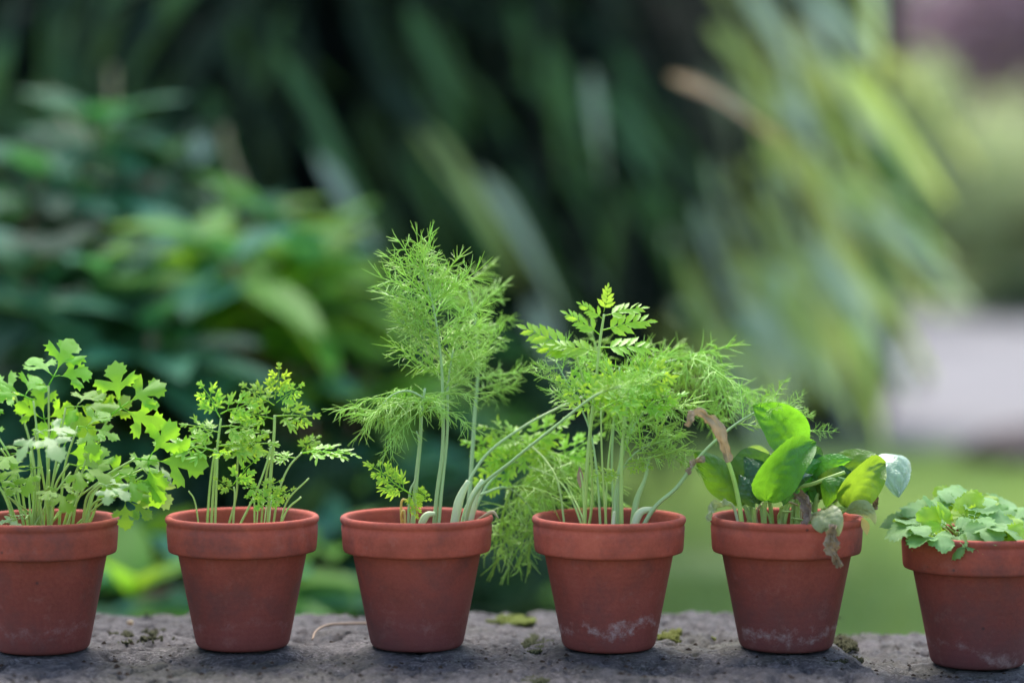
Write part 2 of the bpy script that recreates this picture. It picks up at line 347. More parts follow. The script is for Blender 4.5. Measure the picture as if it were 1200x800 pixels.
slab(-0.62, XA-0.003, -0.30, 0.163, ZT, 0.07, 1, 0.0026, -0.03, -0.02)
slab(XA+0.003, XB-0.004, -0.29, 0.167, ZT, 0.07, 21, 0.0024, -0.02, -0.05)
slab(XB+0.005, 0.66, -0.31, 0.136, ZT-0.0105, 0.06, 41, 0.0026, -0.05, 0.0)
slab(-1.5, -0.628, -0.30, 0.12, ZT-0.002, 0.07, 61, 0.012); slab(0.668, 1.5, -0.30, 0.115, ZT-0.006, 0.065, 71, 0.012)
for xj, zj in ((XA, ZT-0.0045), (XB, ZT-0.0115)):         # earth packed into the joints
    mb = MB(); rows = []
    for j in range(60):
        y = -0.285+0.425*j/59; rows.append([V(xj+dx-.05*(j/59-.7)*.7, y, zj+.004*noise.noise(V(dx*200, y*120, xj*50))+.002*noise.noise(V(dx*500, y*420, 3))) for dx in (-.016,-.011,-.006,-.002,.002,.006,.011,.016)])
    mb.grid(rows); link('joint_soil', mb.mesh('joint_soil', M['stone'], off=V(0,-0.09,0)), wall)
random.seed(3)
zc = 0.0
for ci, hh in enumerate((0.115, 0.11)):         # courses of the wall under the coping
    x = -1.5
    while x < 1.5:
        L = random.uniform(0.22, 0.42)
        m = bmesh.new(); bmesh.ops.create_cube(m, size=1.0)
        bmesh.ops.scale(m, vec=(min(L, 1.5-x+0.1)-0.012, 0.38, hh-0.010), verts=m.verts)
        bmesh.ops.bevel(m, geom=list(m.edges), offset=0.012, segments=2, affect='EDGES')
        bmesh.ops.translate(m, vec=(x+L/2, random.uniform(-0.006, 0.006), zc+hh/2), verts=m.verts)
        me = bpy.data.meshes.new('stone_block'); m.to_mesh(me); m.free(); me.materials.append(M['stone']); link('stone_block', me, wall); x += L
    zc += hh
m = bmesh.new(); bmesh.ops.create_cube(m, size=1.0); bmesh.ops.scale(m, vec=(3.0, 0.30, 0.224), verts=m.verts); bmesh.ops.translate(m, vec=(0,0,0.113), verts=m.verts)
me = bpy.data.meshes.new('mortar_core'); m.to_mesh(me); m.free(); me.materials.append(M['bed']); link('mortar_core', me, wall)

def moss(px, py, rx, ry, h, n, label, mat, z=ZT, seed=0, thr=-.35):
    random.seed(seed); c = onz(px, py, z); mb = MB()
    for i in range(n):
        a = random.uniform(0, 6.283); q = math.sqrt(random.random())
        q *= 0.75 + 0.35*noise.noise(V(math.cos(a)*1.3, math.sin(a)*1.3, seed))
        x = c.x + rx*q*math.cos(a); y = c.y + ry*q*math.sin(a)
        if noise.noise(V(x*150, y*90, seed*3.3)) + .6*noise.noise(V(x*400, y*260, seed)) < thr + .25*q*q: continue
        hh = h*(1-q*q)*(0.7+0.5*noise.noise(V(x*120, y*120, seed))) - 0.001
        p = V(x, y, z-0.003+max(0, hh)); d = V(random.gauss(0,.5), random.gauss(0,.5), 1).normalized(); L = random.uniform(.0018, .0042)
        s = d.orthogonal().normalized()*0.0007; s2 = d.cross(s)
        mb.add([p+s, p-s*.5+s2, p-s*.5-s2, p+d*L*.6+s*1.2, p+d*L*.6-s*.6+s2*1.2, p+d*L*.6-s*.6-s2*1.2, p+d*L], [(0,1,4,3),(1,2,5,4),(2,0,3,5),(3,4,6),(4,5,6),(5,3,6)])
    o = link('moss', mb.mesh('moss', mat)); tag(o, label, 'moss', kind='stuff'); return o
moss(602, 724, 0.022, 0.024, 0.0022, 2600, 'bright green moss cushion on back edge of wall between third and fourth pots', M['moss'], ZT-0.001, seed=1, thr=-.1)
moss(628, 752, 0.012, 0.045, 0.002, 1200, 'dark moss in the slab joint left of the fourth pot', M['moss_dark'], ZT-0.003, seed=2, thr=-.15)
moss(628, 795, 0.012, 0.022, 0.002, 700, 'dark moss tuft in slab joint at front edge below the fourth pot', M['moss_dark'], ZT-0.003, seed=3, thr=-.15)
moss(990, 752, 0.009, 0.040, 0.004, 1300, 'clump of brown green moss in the joint right of the spinach pot', M['moss_dark'], ZT-0.004, seed=4)
moss(985, 770, 0.016, 0.018, 0.001, 500, 'crumbly dark moss against the foot of the spinach pot', M['moss_dark'], ZT-0.003, seed=9)
moss(790, 742, 0.036, 0.034, 0.002, 3000, 'thin yellow green moss film on slab right of the fourth pot', M['moss'], seed=5, thr=.3)
moss(170, 742, 0.034, 0.034, 0.002, 2600, 'thin green moss film on slab between the first and second pots', M['moss_dark'], seed=6, thr=.34)
mb = MB(); random.seed(12)                             # grit scattered on the slabs
for i in range(1000):
    px = random.uniform(0, 1200); py = random.uniform(718, 800)
    if px > 990: py = random.uniform(742, 800)
    z = ZT - (0.0115 if px > 990 else 0.0008); p = onz(px, py, z)
    if min((p.x-q.x)**2+(p.y-q.y)**2 for q in POTX) < 0.033**2: continue
    s = random.choice((.0004, .0005, .0006, .0008, .0011, .0018))*random.uniform(.7, 1.3)
    J = lambda q: p + V(q[0]*random.uniform(.6,1.3)*s, q[1]*random.uniform(.6,1.3)*s, q[2]*random.uniform(.5,.9)*s)
    mb.add([J(q) for q in ((1,0,0),(.3,.9,.1),(-.8,.5,0),(-.7,-.6,.1),(.4,-.9,0),(.2,.2,1),(-.3,-.2,.9))], [(0,1,5),(1,2,5),(2,6,5),(2,3,6),(3,4,6),(4,5,6),(4,0,5)])
tag(link('soil_crumbs', mb.mesh('soil_crumbs', M['soil'], False)), 'dark crumbs of soil and grit scattered over the wall top', 'crumbs', kind='stuff')
tp = crom([onz(x, y, ZT+0.0015) for x, y in ((366,749),(371,742),(385,737),(408,734),(434,730))], 6)
tp = [p + V(0, 0, 0.003*math.sin(i/(len(tp)-1)*math.pi)) for i, p in enumerate(tp)]
mb = MB(); mb.tube(tp, 0.0007, 0.0010, 6); tag(link('dry_twig', mb.mesh('dry_twig', M['dry_twig'])), 'thin curved dry straw twig lying left of the fennel pot', 'twig')
def pebble(px, py, s, label, mat, z=ZT):
    m = bmesh.new(); bmesh.ops.create_icosphere(m, subdivisions=2, radius=1)
    for v in m.verts: v.co = v.co*(1+.25*noise.noise(v.co*1.5)); v.co.z *= .7
    bmesh.ops.scale(m, vec=(s, s*.8, s), verts=m.verts); me = bpy.data.meshes.new('pebble'); m.to_mesh(me); m.free(); me.materials.append(mat)
    o = link('pebble', me); o.location = onz(px, py, z) + V(0,0,s*.4); tag(o, label, 'pebble')
pebble(153, 731, 0.0026, 'tiny tan pebble on the wall right of the parsley pot', M['straw'])

# ================================================================== terracotta pots
def lathe(prof, n=96, wob=0.0, seed=0):
    mb = MB(); rows = []
    for r, z in prof:
        row = []
        for k in range(n):
            a = 2*math.pi*k/n; w_ = 1 + wob*noise.noise(V(math.cos(a)*.9, math.sin(a)*.9, z*8+seed))
            row.append(V(r*w_*math.cos(a), r*w_*math.sin(a), z + wob*.02*noise.noise(V(math.cos(a), math.sin(a), seed+9))))
        rows.append(row+[row[0]])
    vs_ = [p for r in rows for p in r[:-1]]; fs = []
    for i in range(len(rows)-1):
        for k in range(n): fs.append((i*n+k, i*n+(k+1)%n, (i+1)*n+(k+1)%n, (i+1)*n+k))
    mb.add(vs_, fs); return mb
body_p = [(.0005,.0),(.0262,.0),(.0285,.0005),(.0298,.0017),(.0306,.0034),(.0322,.0110),(.0346,.0230),(.0372,.0360),(.0398,.0490),(.0420,.0600),(.0424,.0640),(.0425,.0690),(.0400,.0700),(.0394,.0640),(.0368,.0500),(.0318,.0250),(.0272,.0055),(.0255,.0045),(.0005,.0045)]
ZS = 1.0214
rim_p = [(.0419,.0648),(.0424,.0626),(.0440,.0615),(.0466,.0612),(.0478,.0616),(.0484,.0630),(.0487,.0660),(.0491,.0720),(.0494,.0775),(.0487,.0786),(.0494,.0796),(.0500,.0806),(.0502,.0820),(.0497,.0833),(.0486,.0840),(.0470,.0839),(.0460,.0832),(.0454,.0815),(.0446,.0770),(.0436,.0715),(.0428,.0690),(.0419,.0672),(.0419,.0648)]
pot_info = [
 ('broad terracotta pot at left edge of the wall, holding leafy parsley', 0.15, .55, .86),
 ('clean terracotta pot holding the feathery carrot seedlings', 0.10, .6, .98),
 ('terracotta pot holding the tall fennel plant', 0.05, .85, 1.12),
 ('terracotta pot with white lime stains around its foot, left of the spinach', .5, .6, 1.08),
 ('terracotta pot holding the wilting spinach, beside the mossy joint', 0.35, .75, .92),
 ('dark stained terracotta pot at right edge, standing on the lower slab', 0.2, .85, .80)]
SOILH = [.067, .068, .067, .067, .068, .071]
soil_lab = ['parsley pot', 'carrot seedling pot', 'tall fennel pot', 'lime stained pot', 'spinach pot', 'rightmost pot']
for i, (p, (lab, salt, damp, tint)) in enumerate(zip(POTX, pot_info)):
    r = thing('terracotta_pot', p, lab, 'plant pot', 'terracotta pots standing in a row on the wall')
    r.rotation_euler.z = i*1.3
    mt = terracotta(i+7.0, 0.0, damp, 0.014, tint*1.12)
    link('body', lathe([(a, b*ZS) for a, b in body_p], 96, .008, i*3.0).mesh('body', terracotta(i+1.0, salt, damp, 0.014, tint*.80)), r)  # darker than the rim: damp clay, plus shade below it put into tint
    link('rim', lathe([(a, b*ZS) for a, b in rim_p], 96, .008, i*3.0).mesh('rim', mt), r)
    mb = MB(); rows = []; sh = SOILH[i]; rr = 0.0395 + max(0, sh-.066)*.22
    for a in range(14):
        rows.append([V(rr*a/13*math.cos(b*2*math.pi/40), rr*a/13*math.sin(b*2*math.pi/40), 0) for b in range(41)])
    for q in rows:
        for v in q: v.z = sh + .0018*noise.noise(V(v.x*140, v.y*140, i))+.0012*noise.noise(V(v.x*420, v.y*420, i))
    mb.grid(rows); o = link('potting_soil', mb.mesh('potting_soil', M['soil'])); o.location = p
    tag(o, 'dark potting soil filling the '+soil_lab[i], 'soil', kind='stuff')

# ================================================================== leaf shapes shared by the herbs
def outline_leaf(half, size, rnd, fold=0.15, curl=0.2, jit=0.014, cuts=2):
    m = bmesh.new()
    a = [(x+rnd.gauss(0,jit), y+rnd.gauss(0,jit)) for x, y in half[1:-1]]; b = [(x+rnd.gauss(0,jit), -y+rnd.gauss(0,jit)) for x, y in reversed(half[1:-1])]
    m.faces.new([m.verts.new((x, y, 0)) for x, y in [half[0]] + a + [half[-1]] + b])
    bmesh.ops.triangulate(m, faces=m.faces[:]); bmesh.ops.subdivide_edges(m, edges=m.edges[:], cuts=cuts, use_grid_fill=True); bmesh.ops.triangulate(m, faces=m.faces[:])
    ph = rnd.uniform(0, 6); vs_ = []
    for v in m.verts:
        x, y = v.co.x, v.co.y
        th = math.atan2(abs(y), x+.12); z = fold*2.2*y*y - curl*(x*x + .4*abs(y)*x) + 0.09*math.sin(x*6+ph)*abs(y) + 0.05*math.sin(y*8+ph)*x - .030*math.exp(-(y/.045)**2) + .028*math.cos(th*11)*min(1, (x*x+y*y)*3)
        vs_.append(V(x, y, z)*size)
    m.verts.index_update(); fs = [tuple(v.index for v in f.verts) for f in m.faces]; m.free()
    return vs_, fs
PARS = [(0,0),(.12,.025),(.25,.08),(.31,.20),(.27,.33),(.34,.36),(.33,.47),(.42,.45),(.47,.57),(.53,.48),(.62,.50),(.58,.35),(.45,.11),(.60,.17),(.66,.30),(.73,.25),(.81,.31),(.83,.21),(.92,.20),(.91,.11),(1.0,0)]
ROUND = [(0,0),(.03,.12),(-.05,.22),(.01,.28),(-.03,.38),(.08,.40),(.10,.48),(.18,.45),(.22,.55),(.30,.50),(.37,.58),(.43,.52),(.51,.55),(.51,.44),(.55,.38),(.62,.44),(.67,.39),(.74,.43),(.75,.33),(.84,.34),(.83,.24),(.92,.22),(.92,.12),(1.0,0)]
def put(mb, vf, mtx):
    mb.add([mtx @ v for v in vf[0]], vf[1])
def trifoliate(rnd, half, spread=64, tsc=.68, lsc=.60, rac=.34, curl=.28, fold=.12):
    mb = MB(); o = V(0,0,0)
    def rad(s): return .008*s
    j = V(rac*.55, 0, -.01)
    mb.tube([o, V(rac*.3,0,.0), j, V(rac, 0, -.03)], .016, .010, 5)
    put(mb, outline_leaf(half, tsc*rnd.uniform(.95,1.1), rnd, fold, curl), frame(V(rac*.93,0,-.026), V(1,rnd.gauss(0,.12),rnd.gauss(-.1,.15)), V(0,0,1)))
    for s in (-1, 1):
        a = R(spread+rnd.gauss(0,8)); d = V(math.cos(a), s*math.sin(a), rnd.gauss(.0,.2))
        e = j + d*.12; mb.tube([j, e], .012, .009, 5)
        put(mb, outline_leaf(half, lsc*rnd.uniform(.9,1.1), rnd, fold, curl), frame(e-d*.02, d+V(0,0,-.1), V(rnd.gauss(0,.2),rnd.gauss(0,.2)+s*-.15,1)))
    return mb
rnd = random.Random(11)
PARSLEY = [trifoliate(rnd, PARS).mesh('parsley_leaf', M['parsley']) for _ in range(7)]
PARSLEY_P = [trifoliate(rnd, PARS, curl=.35).mesh('pale_parsley_leaf', M['parsley_pale']) for _ in range(4)]
CELERY = [trifoliate(rnd, ROUND, 74, .78, .68, .20, .3, .08).mesh('lobed_leaf', M['celery']) for _ in range(5)]
CELERY_L = [trifoliate(rnd, ROUND, 74, .75, .66, .20, .25, .1).mesh('lime_leaf', M['celery_lime']) for _ in range(3)]

def feather_leaf(rnd, lobe_w=.034, pairs=3, curl=.18, spread=.48):
    """finely cut carrot leaf, length 1 along X"""
    mb = MB()
    def lobe(p, d, L, up):
        d = d.normalized(); s = d.cross(up).normalized(); u = s.cross(d); w_ = min(lobe_w, L*.24)*rnd.uniform(.85,1.15); b = u*(L*.12*rnd.gauss(0,1))
        mb.add([p-s*w_*.45, p+s*w_*.45, p+d*L*.5+s*w_+u*.006, p+d*L*.5-u*.006, p+d*L*.5-s*w_+u*.006, p+d*L*.82+s*w_*.62+b*.5, p+d*L*.82-s*w_*.62+b*.5, p+d*L+b], [(0,3,4),(0,1,3),(1,2,3),(3,2,5),(4,3,6),(3,5,7),(6,3,7)])
    def fan(p, d, L, up, angs):
        s = d.cross(up).normalized()
        for a in angs:
            a = R(a+rnd.gauss(0,6)); lobe(p, d*math.cos(a)+s*math.sin(a)+up*rnd.gauss(0,.12), L*rnd.uniform(.85,1.15)*(1-.25*abs(math.sin(a))), up)
    def pinna(p, d, L, up):
        s = d.cross(up).normalized()
        pts = [p + d*L*t + V(0,0,-.22*L*t*t) for t in (0,.3,.6)]; mb.tube(pts, .010, .008, 4, False)
        fan(pts[-1], (pts[-1]-pts[-2]).normalized(), L*.58, up, (-36,0,36))
        if L > .24:
            for t in ((.55,) if L < .42 else (.38,.8)):
                q, tg = along(pts, t)
                for sg in (-1,1): fan(q, (tg*.62+s*sg*.78).normalized(), L*.42, up, (-24,20) if sg > 0 else (28,-18))
    pts = [V(x, .03*math.sin(x*4+rnd.uniform(0,3)), -curl*x*x) for x in (0,.2,.4,.6,.78)]
    mb.tube(pts, .016, .009, 5, False)
    for k in range(pairs):
        t = .22 + .74*k/pairs; q, tg = along(pts, t); L = spread*(1-.55*t)+.03
        for sg in (-1,1):
            a = R(58-14*t+rnd.gauss(0,6)); up = V(rnd.gauss(0,.2), rnd.gauss(0,.2), 1).normalized()
            pinna(q, (tg*math.cos(a)+V(0,sg,0)*math.sin(a)+V(0,0,rnd.gauss(.06,.12))).normalized(), L*rnd.uniform(.85,1.1), up)
    pinna(pts[-1], (pts[-1]-pts[-2]).normalized(), .26, V(0,0,1))
    return mb
def pinnate_leaf(rnd, pairs=5, curl=.15):
    mb = MB(); pts = [V(x, .03*math.sin(x*4+rnd.uniform(0,3)), -curl*x*x) for x in (0,.25,.5,.75,.9)]; mb.tube(pts, .014, .007, 4, False)
    def lobe(p, d, L, up):
        d = d.normalized(); sd_ = d.cross(up).normalized(); w_ = L*.22
        P = [p]; S = [(0.0,.25),(.22,.7),(.42,1.0),(.5,.72),(.68,.85),(.76,.5),(1.0,0)]
        l = [p+d*L*x+sd_*w_*y+up*(.06*L*y-.10*L*x*x) for x, y in S]; r = [p+d*L*x-sd_*w_*y+up*(.06*L*y-.10*L*x*x) for x, y in S]; c_ = [p+d*L*x-up*(.10*L*x*x) for x, y in S]
        mb.grid([l, c_, r])
    for k in range(pairs):
        t = .2+.74*k/pairs; q, tg = along(pts, t); L = .42*(1-.6*t)+.02
        for sg in (-1,1):
            a = R(50-12*t+rnd.gauss(0,5)); lobe(q, tg*math.cos(a)+V(0,sg,0)*math.sin(a)+V(0,0,rnd.gauss(.05,.08)), L*rnd.uniform(.85,1.12), V(rnd.gauss(0,.2),rnd.gauss(0,.2),1).normalized())
    lobe(pts[-1], pts[-1]-pts[-2], .22, V(0,0,1)); return mb
CARROT = [feather_leaf(rnd, .033).mesh('carrot_leaf', M['carrot']) for _ in range(6)]
CARROT_S = [feather_leaf(rnd, .045, 2, .1, .5).mesh('small_carrot_leaf', M['carrot']) for _ in range(3)]
CARROT_B = [pinnate_leaf(rnd).mesh('carrot_top_leaf', M['carrot']) for _ in range(4)]

def thread_frond(rnd, r=.012, pairs=9, droop=.25, spread=.5, sub=5, curlv=.3, tl=.22):
    """feathery fennel frond of threads, length 1 along X, hanging towards -Z"""
    mb = MB()
    def thread(p, d, L, r_):
        d = d.normalized(); c = V(rnd.gauss(0,curlv), rnd.gauss(0,curlv), rnd.gauss(0,curlv))*L + V(0,0,-droop*L*.8)
        pts = [p + d*L*t + c*t*t*.5 for t in (0,.35,.7,1)]
        mb.tube(pts, r_, r_*.35, 3, False); return pts
    pts = [V(x, .03*math.sin(x*5), -droop*.5*x*x) for x in (0,.25,.5,.75,1)]
    mb.tube(pts, r*1.6, r*.8, 4, False)
    for k in range(pairs):
        t = .12+.86*k/pairs; q, tg = along(pts, t); L = spread*(1-.6*t)
        for sg in (-1,1):
            d = tg*.75 + V(0,sg*rnd.uniform(.6,1),0) + V(0,0,rnd.gauss(0,.35))
            pp = thread(q, d, L*rnd.uniform(.8,1.15), r)
            for j in range(sub):
                u = .2+.75*j/sub; s_, t2 = along(pp, u); L2 = tl*(1-.4*u)*rnd.uniform(.7,1.2)
                sd_ = V(rnd.gauss(0,1), rnd.gauss(0,1), rnd.gauss(0,1)); sd_ -= t2*sd_.dot(t2); sd_.normalize()
                p3 = thread(s_, t2*.9 + sd_*.75, L2, r*.85)
                if rnd.random() < .5:
                    s4, t4 = along(p3, .45); sd2 = V(rnd.gauss(0,1), rnd.gauss(0,1), rnd.gauss(0,1)); thread(s4, t4+sd2*.45, L2*.55, r*.75)
    for _ in range(4): thread(pts[-1], V(1, rnd.gauss(0,.35), rnd.gauss(0,.35)), tl, r)
    return mb
FENN = [thread_frond(rnd, .0130, 6, .1, .55, 3, .38, .36).mesh('fennel_frond', M['fennel']) for _ in range(5)]
FENN_D = [thread_frond(rnd, .0135, 5, .9, .6, 3, .45, .36).mesh('drooping_fennel_frond', M['fennel']) for _ in range(4)]
FENN_W = [thread_frond(rnd, .0155, 4, -.15, .5, 3, .25, .34).mesh('sparse_fennel_frond', M['fennel']) for _ in range(3)]
FENN_F = [feather_leaf(rnd, .020, 7, .05, .36).mesh('flat_fennel_frond', M['carrot']) for _ in range(2)]

class Plant:
    def __init__(s, name, base, label, cat, group=None):
        s.root = thing(name, base, label, cat, group); s.base = base; s.T = Matrix.Translation(-base)
    def stem(s, pts, r0, r1, mat=None, n=7, name='stem', smooth=6, rads=None):
        c = crom(pts, smooth) if len(pts) > 2 else pts
        if rads:
            k = len(rads); rads = [along([V(x,0,0) for x in rads], i/(len(c)-1))[0].x for i in range(len(c))]
        mb = MB(); mb.tube(c, r0, r1, n, rads=rads)
        return link(name, mb.mesh(name, mat or M['stem'], off=s.base), s.root), c
    def leaf(s, me, stem, loc, d, up, size, name='leaf'):
        return link(name, me, stem, s.T @ frame(loc, d, up, size))
    def blade(s, mids, width, side, mat, stem=None, name='leaf', prof='spinach', cup=.25, ruffle=.05, nu=40, nv=23, seed=0, vein=.085):
        c = crom(mids, 6); mb = MB(); rows = []
        for i in range(nu+1):
            u = i/nu; p, t = along(c, u)
            sv = side - t*side.dot(t); sv.normalize(); nrm = t.cross(sv)
            if prof == 'spinach': w_ = width*(math.sin(math.pi*min(1, u**.88))**.75 if 0 < u < 1 else 0.0)
            elif prof == 'strap': w_ = width*(1-u**3)*min(1, .35+u*4)
            elif prof == 'crumple': w_ = width*(.62+.38*noise.noise(V(u*4.5, seed*2.7, 0))+.22*noise.noise(V(u*13, seed, 4)))*(math.sin(math.pi*min(.94,max(.10,u)))**.4)
            else: w_ = width*math.sin(math.pi*u)
            w_ = max(w_, width*.03); row = []
            for j in range(nv):
                v = -1+2*j/(nv-1); k = abs(v)
                h = cup*w_*k*k + ruffle*width*math.sin(u*17+v*3+seed)*k*k + ruffle*.8*width*noise.noise(p*55+V(seed,v,0))
                h -= vein*width*math.exp(-(v/.16)**2); fr = (u*6.5-k*1.5+.03*math.sin(seed+v*5)) % 1.0; h -= vein*.8*width*math.exp(-((fr-.5)/.13)**2)*(1-k*k)*min(1, k*6); h += .07*width*noise.noise(V(u*9, v*4, seed))*(1-k**4) + .05*width*math.sin(u*11+seed*2)*k*v
                if prof == 'crumple': h += .45*width*noise.noise(V(u*5, v*1.6, seed)) + .2*width*noise.noise(V(u*14, v*4, seed+3))
                row.append(p + sv*(v*w_*(1-.12*cup*k)*(1+(.25*noise.noise(V(u*11, v, seed+8)) if prof == 'crumple' else 0))) + nrm*h)
            rows.append(row)
        mb.grid(rows); return link(name, mb.mesh(name, mat, off=s.base), stem or s.root)

def fronds_along(pl, st, c, t0, t1, n, L0, L1, rnd, meshes, ang=(45,65), up=V(0,0,1), az0=0, flat=.5):
    for k in range(n):
        t = t0 + (t1-t0)*k/max(1, n-1); p, tg = along(c, t); f = k/max(1, n-1)
        az = az0 + k*math.pi + rnd.gauss(0,.5); x = V(math.cos(az), math.sin(az)*flat, 0); x -= tg*x.dot(tg); x.normalize()
        a = R(rnd.uniform(*ang)); d = tg*math.cos(a)+x*math.sin(a)
        pl.leaf(rnd.choice(meshes), st, p, d, up+V(rnd.gauss(0,.3), rnd.gauss(0,.3), 0), (L0+(L1-L0)*f)*rnd.uniform(.85,1.15), 'frond')

# ================================================================== pot 1: parsley
def soilpt(i, px, dy=0.0):
    p = POTX[i]; d = (p.y+dy-CAM.y); x = (px-600)/FPX*(d+.015)
    return V(x, p.y+dy, p.z+SOILH[i]-.004)
rnd = random.Random(21)
pp = Plant('parsley_plant', POTX[0]+V(0,0,SOILH[0]), 'bushy lime green flat leaf parsley in the leftmost pot', 'herb', 'potted herbs')
PL = [ # leaf px,py, depth, size(m), root px, pale, normal, direction
 (62,442,.00,.034,58,0,(.2,-.55,.75),(.35,.3,.75)),(30,464,.01,.034,50,0,(-.3,-.5,.7),(-.9,.2,.5)),(8,456,.03,.026,45,1,(-.2,-.1,1),(-1,.2,.2)),
 (88,476,.005,.034,62,0,(.2,-.55,.75),(1,.1,.15)),(52,492,.02,.030,55,0,(-.1,-.7,.5),(-.2,.2,.9)),(100,500,-.01,.028,66,0,(.2,-.5,.8),(1,-.1,-.05)),
 (46,505,-.055,.034,60,1,(-.05,-.4,.95),(.5,-.6,-.1)),(24,530,-.01,.034,42,0,(-.3,-.4,.9),(-1,-.1,.05)),(40,548,-.02,.028,45,0,(0,-.5,.9),(-.8,-.3,-.1)),
 (140,478,.00,.040,78,0,(.1,-.85,.45),(.75,.0,.6)),(124,496,.015,.030,76,0,(-.2,-.8,.5),(-.4,.1,.9)),
 (172,538,-.005,.044,92,0,(.15,-.9,.35),(.9,-.1,-.05)),(174,556,.01,.030,95,1,(.2,-.6,.8),(.8,0,-.8)),(150,556,-.01,.032,88,0,(.3,-.6,.7),(1,-.1,-.1)),
 (146,584,-.02,.026,95,0,(.3,-.6,.7),(1,-.1,-.4)),(124,568,-.045,.022,92,1,(.2,-.5,.8),(1,-.4,-.2)),(72,532,.01,.036,60,0,(0,-.65,.6),(.2,.2,.9)),
 (90,545,-.03,.030,66,0,(.1,-.4,.9),(1,-.2,-.15)),(62,572,-.03,.024,55,0,(0,-.4,.9),(.6,-.5,-.1)),(30,570,.00,.020,45,0,(-.2,-.5,.8),(-.8,0,.3)),
 (112,560,.01,.030,85,0,(.2,-.7,.6),(.7,0,.4)),(24,607,-.03,.018,40,1,(-.3,-.3,.9),(-.9,-.3,.2)),(-10,522,.01,.034,38,0,(-.3,-.5,.8),(-1,0,.3)),
 (-20,490,.00,.034,36,0,(-.3,-.5,.8),(-.8,0,.6)),(-40,545,-.02,.034,32,0,(-.3,-.5,.8),(-1,-.2,0)),(-55,505,.02,.034,30,0,(-.3,-.5,.8),(-1,0,.4))]
for px, py, dy, sz, rp, pale, nrm, d in PL:
    y = POTX[0].y+dy; e = at(px, py, y); b = soilpt(0, rp+rnd.gauss(0,5), dy*.35+rnd.gauss(0,.007))
    dv = Vector(d).normalized(); jn = e - dv*sz*.18
    midp = b.lerp(jn, .55) + V((b.x-jn.x)*.12, 0, .012)
    st, c = pp.stem([b, b.lerp(midp,.5)+V(rnd.gauss(0,.001),rnd.gauss(0,.001),.002), midp, jn], .0011, .0007, None, 6)
    pp.leaf(rnd.choice(PARSLEY_P if pale else PARSLEY), st, jn, dv, Vector(nrm)+V(rnd.gauss(0,.15),rnd.gauss(0,.1),0), sz*1.06)

for k in range(16):
    b = soilpt(0, 52+rnd.gauss(0,16), rnd.gauss(0,.012)); e = at(60+rnd.gauss(20,40), 560+rnd.gauss(0,22), POTX[0].y+rnd.gauss(0,.015)); pp.stem([b, b.lerp(e,.5)+V(0,0,.004), e], .0009, .0006, None, 5)

# ================================================================== pot 2: carrot seedlings
rnd = random.Random(31)
pc = Plant('carrot_plant', POTX[1]+V(0,0,SOILH[1]), 'small upright carrot seedlings with feathery leaves in the second pot from left', 'herb', 'potted herbs')
def cleaf(pl, st, px, py, y, d, nrm, size, ms=None): pl.leaf(rnd.choice(ms or CARROT), st, at(px, py, y), Vector(d), Vector(nrm)+V(rnd.gauss(0,.12),rnd.gauss(0,.1),0), size*1.05)
def cstem(pl, pot, pts, r0=.0013, r1=.0008, dy=0, dy2=None, mat=None):
    dy2 = dy if dy2 is None else dy2; n = len(pts)
    P = [soilpt(pot, pts[0][0], dy)] + [at(x, y, POTX[pot].y+dy+(dy2-dy)*(k+1)/(n-1)) for k, (x, y) in enumerate(pts[1:])]
    return pl.stem(P, r0*.68, r1*.68, mat)
s, c = cstem(pc, 1, [(314,0),(317,560),(321,510),(322,486)], .0018, .0013)
for a in [(321,490,0,(-.95,.1,.25),(0,-.8,.5),.024),(322,488,.0,(.97,-.1,.12),(0,-.8,.5),.027),(322,474,.003,(-.85,.1,.55),(.1,-.7,.6),.026),(324,472,-.003,(.75,-.1,.65),(0,-.8,.5),.020),(323,468,0,(.12,0,1),(.1,-.9,.3),.022)]: cleaf(pc, s, *a)
s, c = cstem(pc, 1, [(248,0),(251,560),(257,505),(259,490)], .0014, .0010)
for a in [(259,488,0,(-.5,0,.85),(.1,-.8,.5),.025),(259,486,0,(.85,0,.45),(0,-.8,.5),.028),(258,506,0,(-.95,-.1,.30),(0,-.7,.7),.024),(259,500,-.004,(.97,-.1,.05),(0,-.7,.7),.029)]: cleaf(pc, s, *a)
s, c = cstem(pc, 1, [(253,0),(254,560),(255,528)], .0013, .0010, -.006)
for a in [(255,528,-.006,(-.97,-.1,.25),(0,-.5,.85),.038),(255,524,-.006,(.95,-.1,.2),(0,-.6,.8),.036),(255,532,-.01,(.3,-.7,.2),(0,-.4,.9),.018)]: cleaf(pc, s, *a)
s, c = cstem(pc, 1, [(243,0),(246,570),(252,525)], .0013, .0009, .01)
s, c = cstem(pc, 1, [(262,0),(276,585),(278,550),(279,532)], .0012, .0009, .004); cleaf(pc, s, 279, 534, .004, (.7,0,.6), (0,-.7,.6), .022, CARROT_S); cleaf(pc, s, 279, 534, .0, (-.7,0,.5), (0,-.8,.5), .016, CARROT_S)
s, c = cstem(pc, 1, [(273,0),(275,585),(274,570)], .0011, .0008, -.012); cleaf(pc, s, 274, 568, -.012, (.55,-.1,.75), (0,-.8,.5), .022, CARROT_S); cleaf(pc, s, 274, 574, -.012, (-.6,-.1,.4), (0,-.8,.5), .014, CARROT_S)
s, c = cstem(pc, 1, [(268,0),(296,585),(310,550),(318,522)], .0012, .0009, -.008)
s, c = cstem(pc, 1, [(318,0),(326,580),(338,548),(354,530)], .0012, .0008, -.004, .0)
for a in [(352,531,0,(.97,-.05,.14),(-.1,-.35,.95),.036),(346,536,.004,(-.95,.1,.2),(-.1,-.4,.9),.022),(352,531,.01,(.5,.3,.55),(0,-.5,.85),.018)]: cleaf(pc, s, *a)
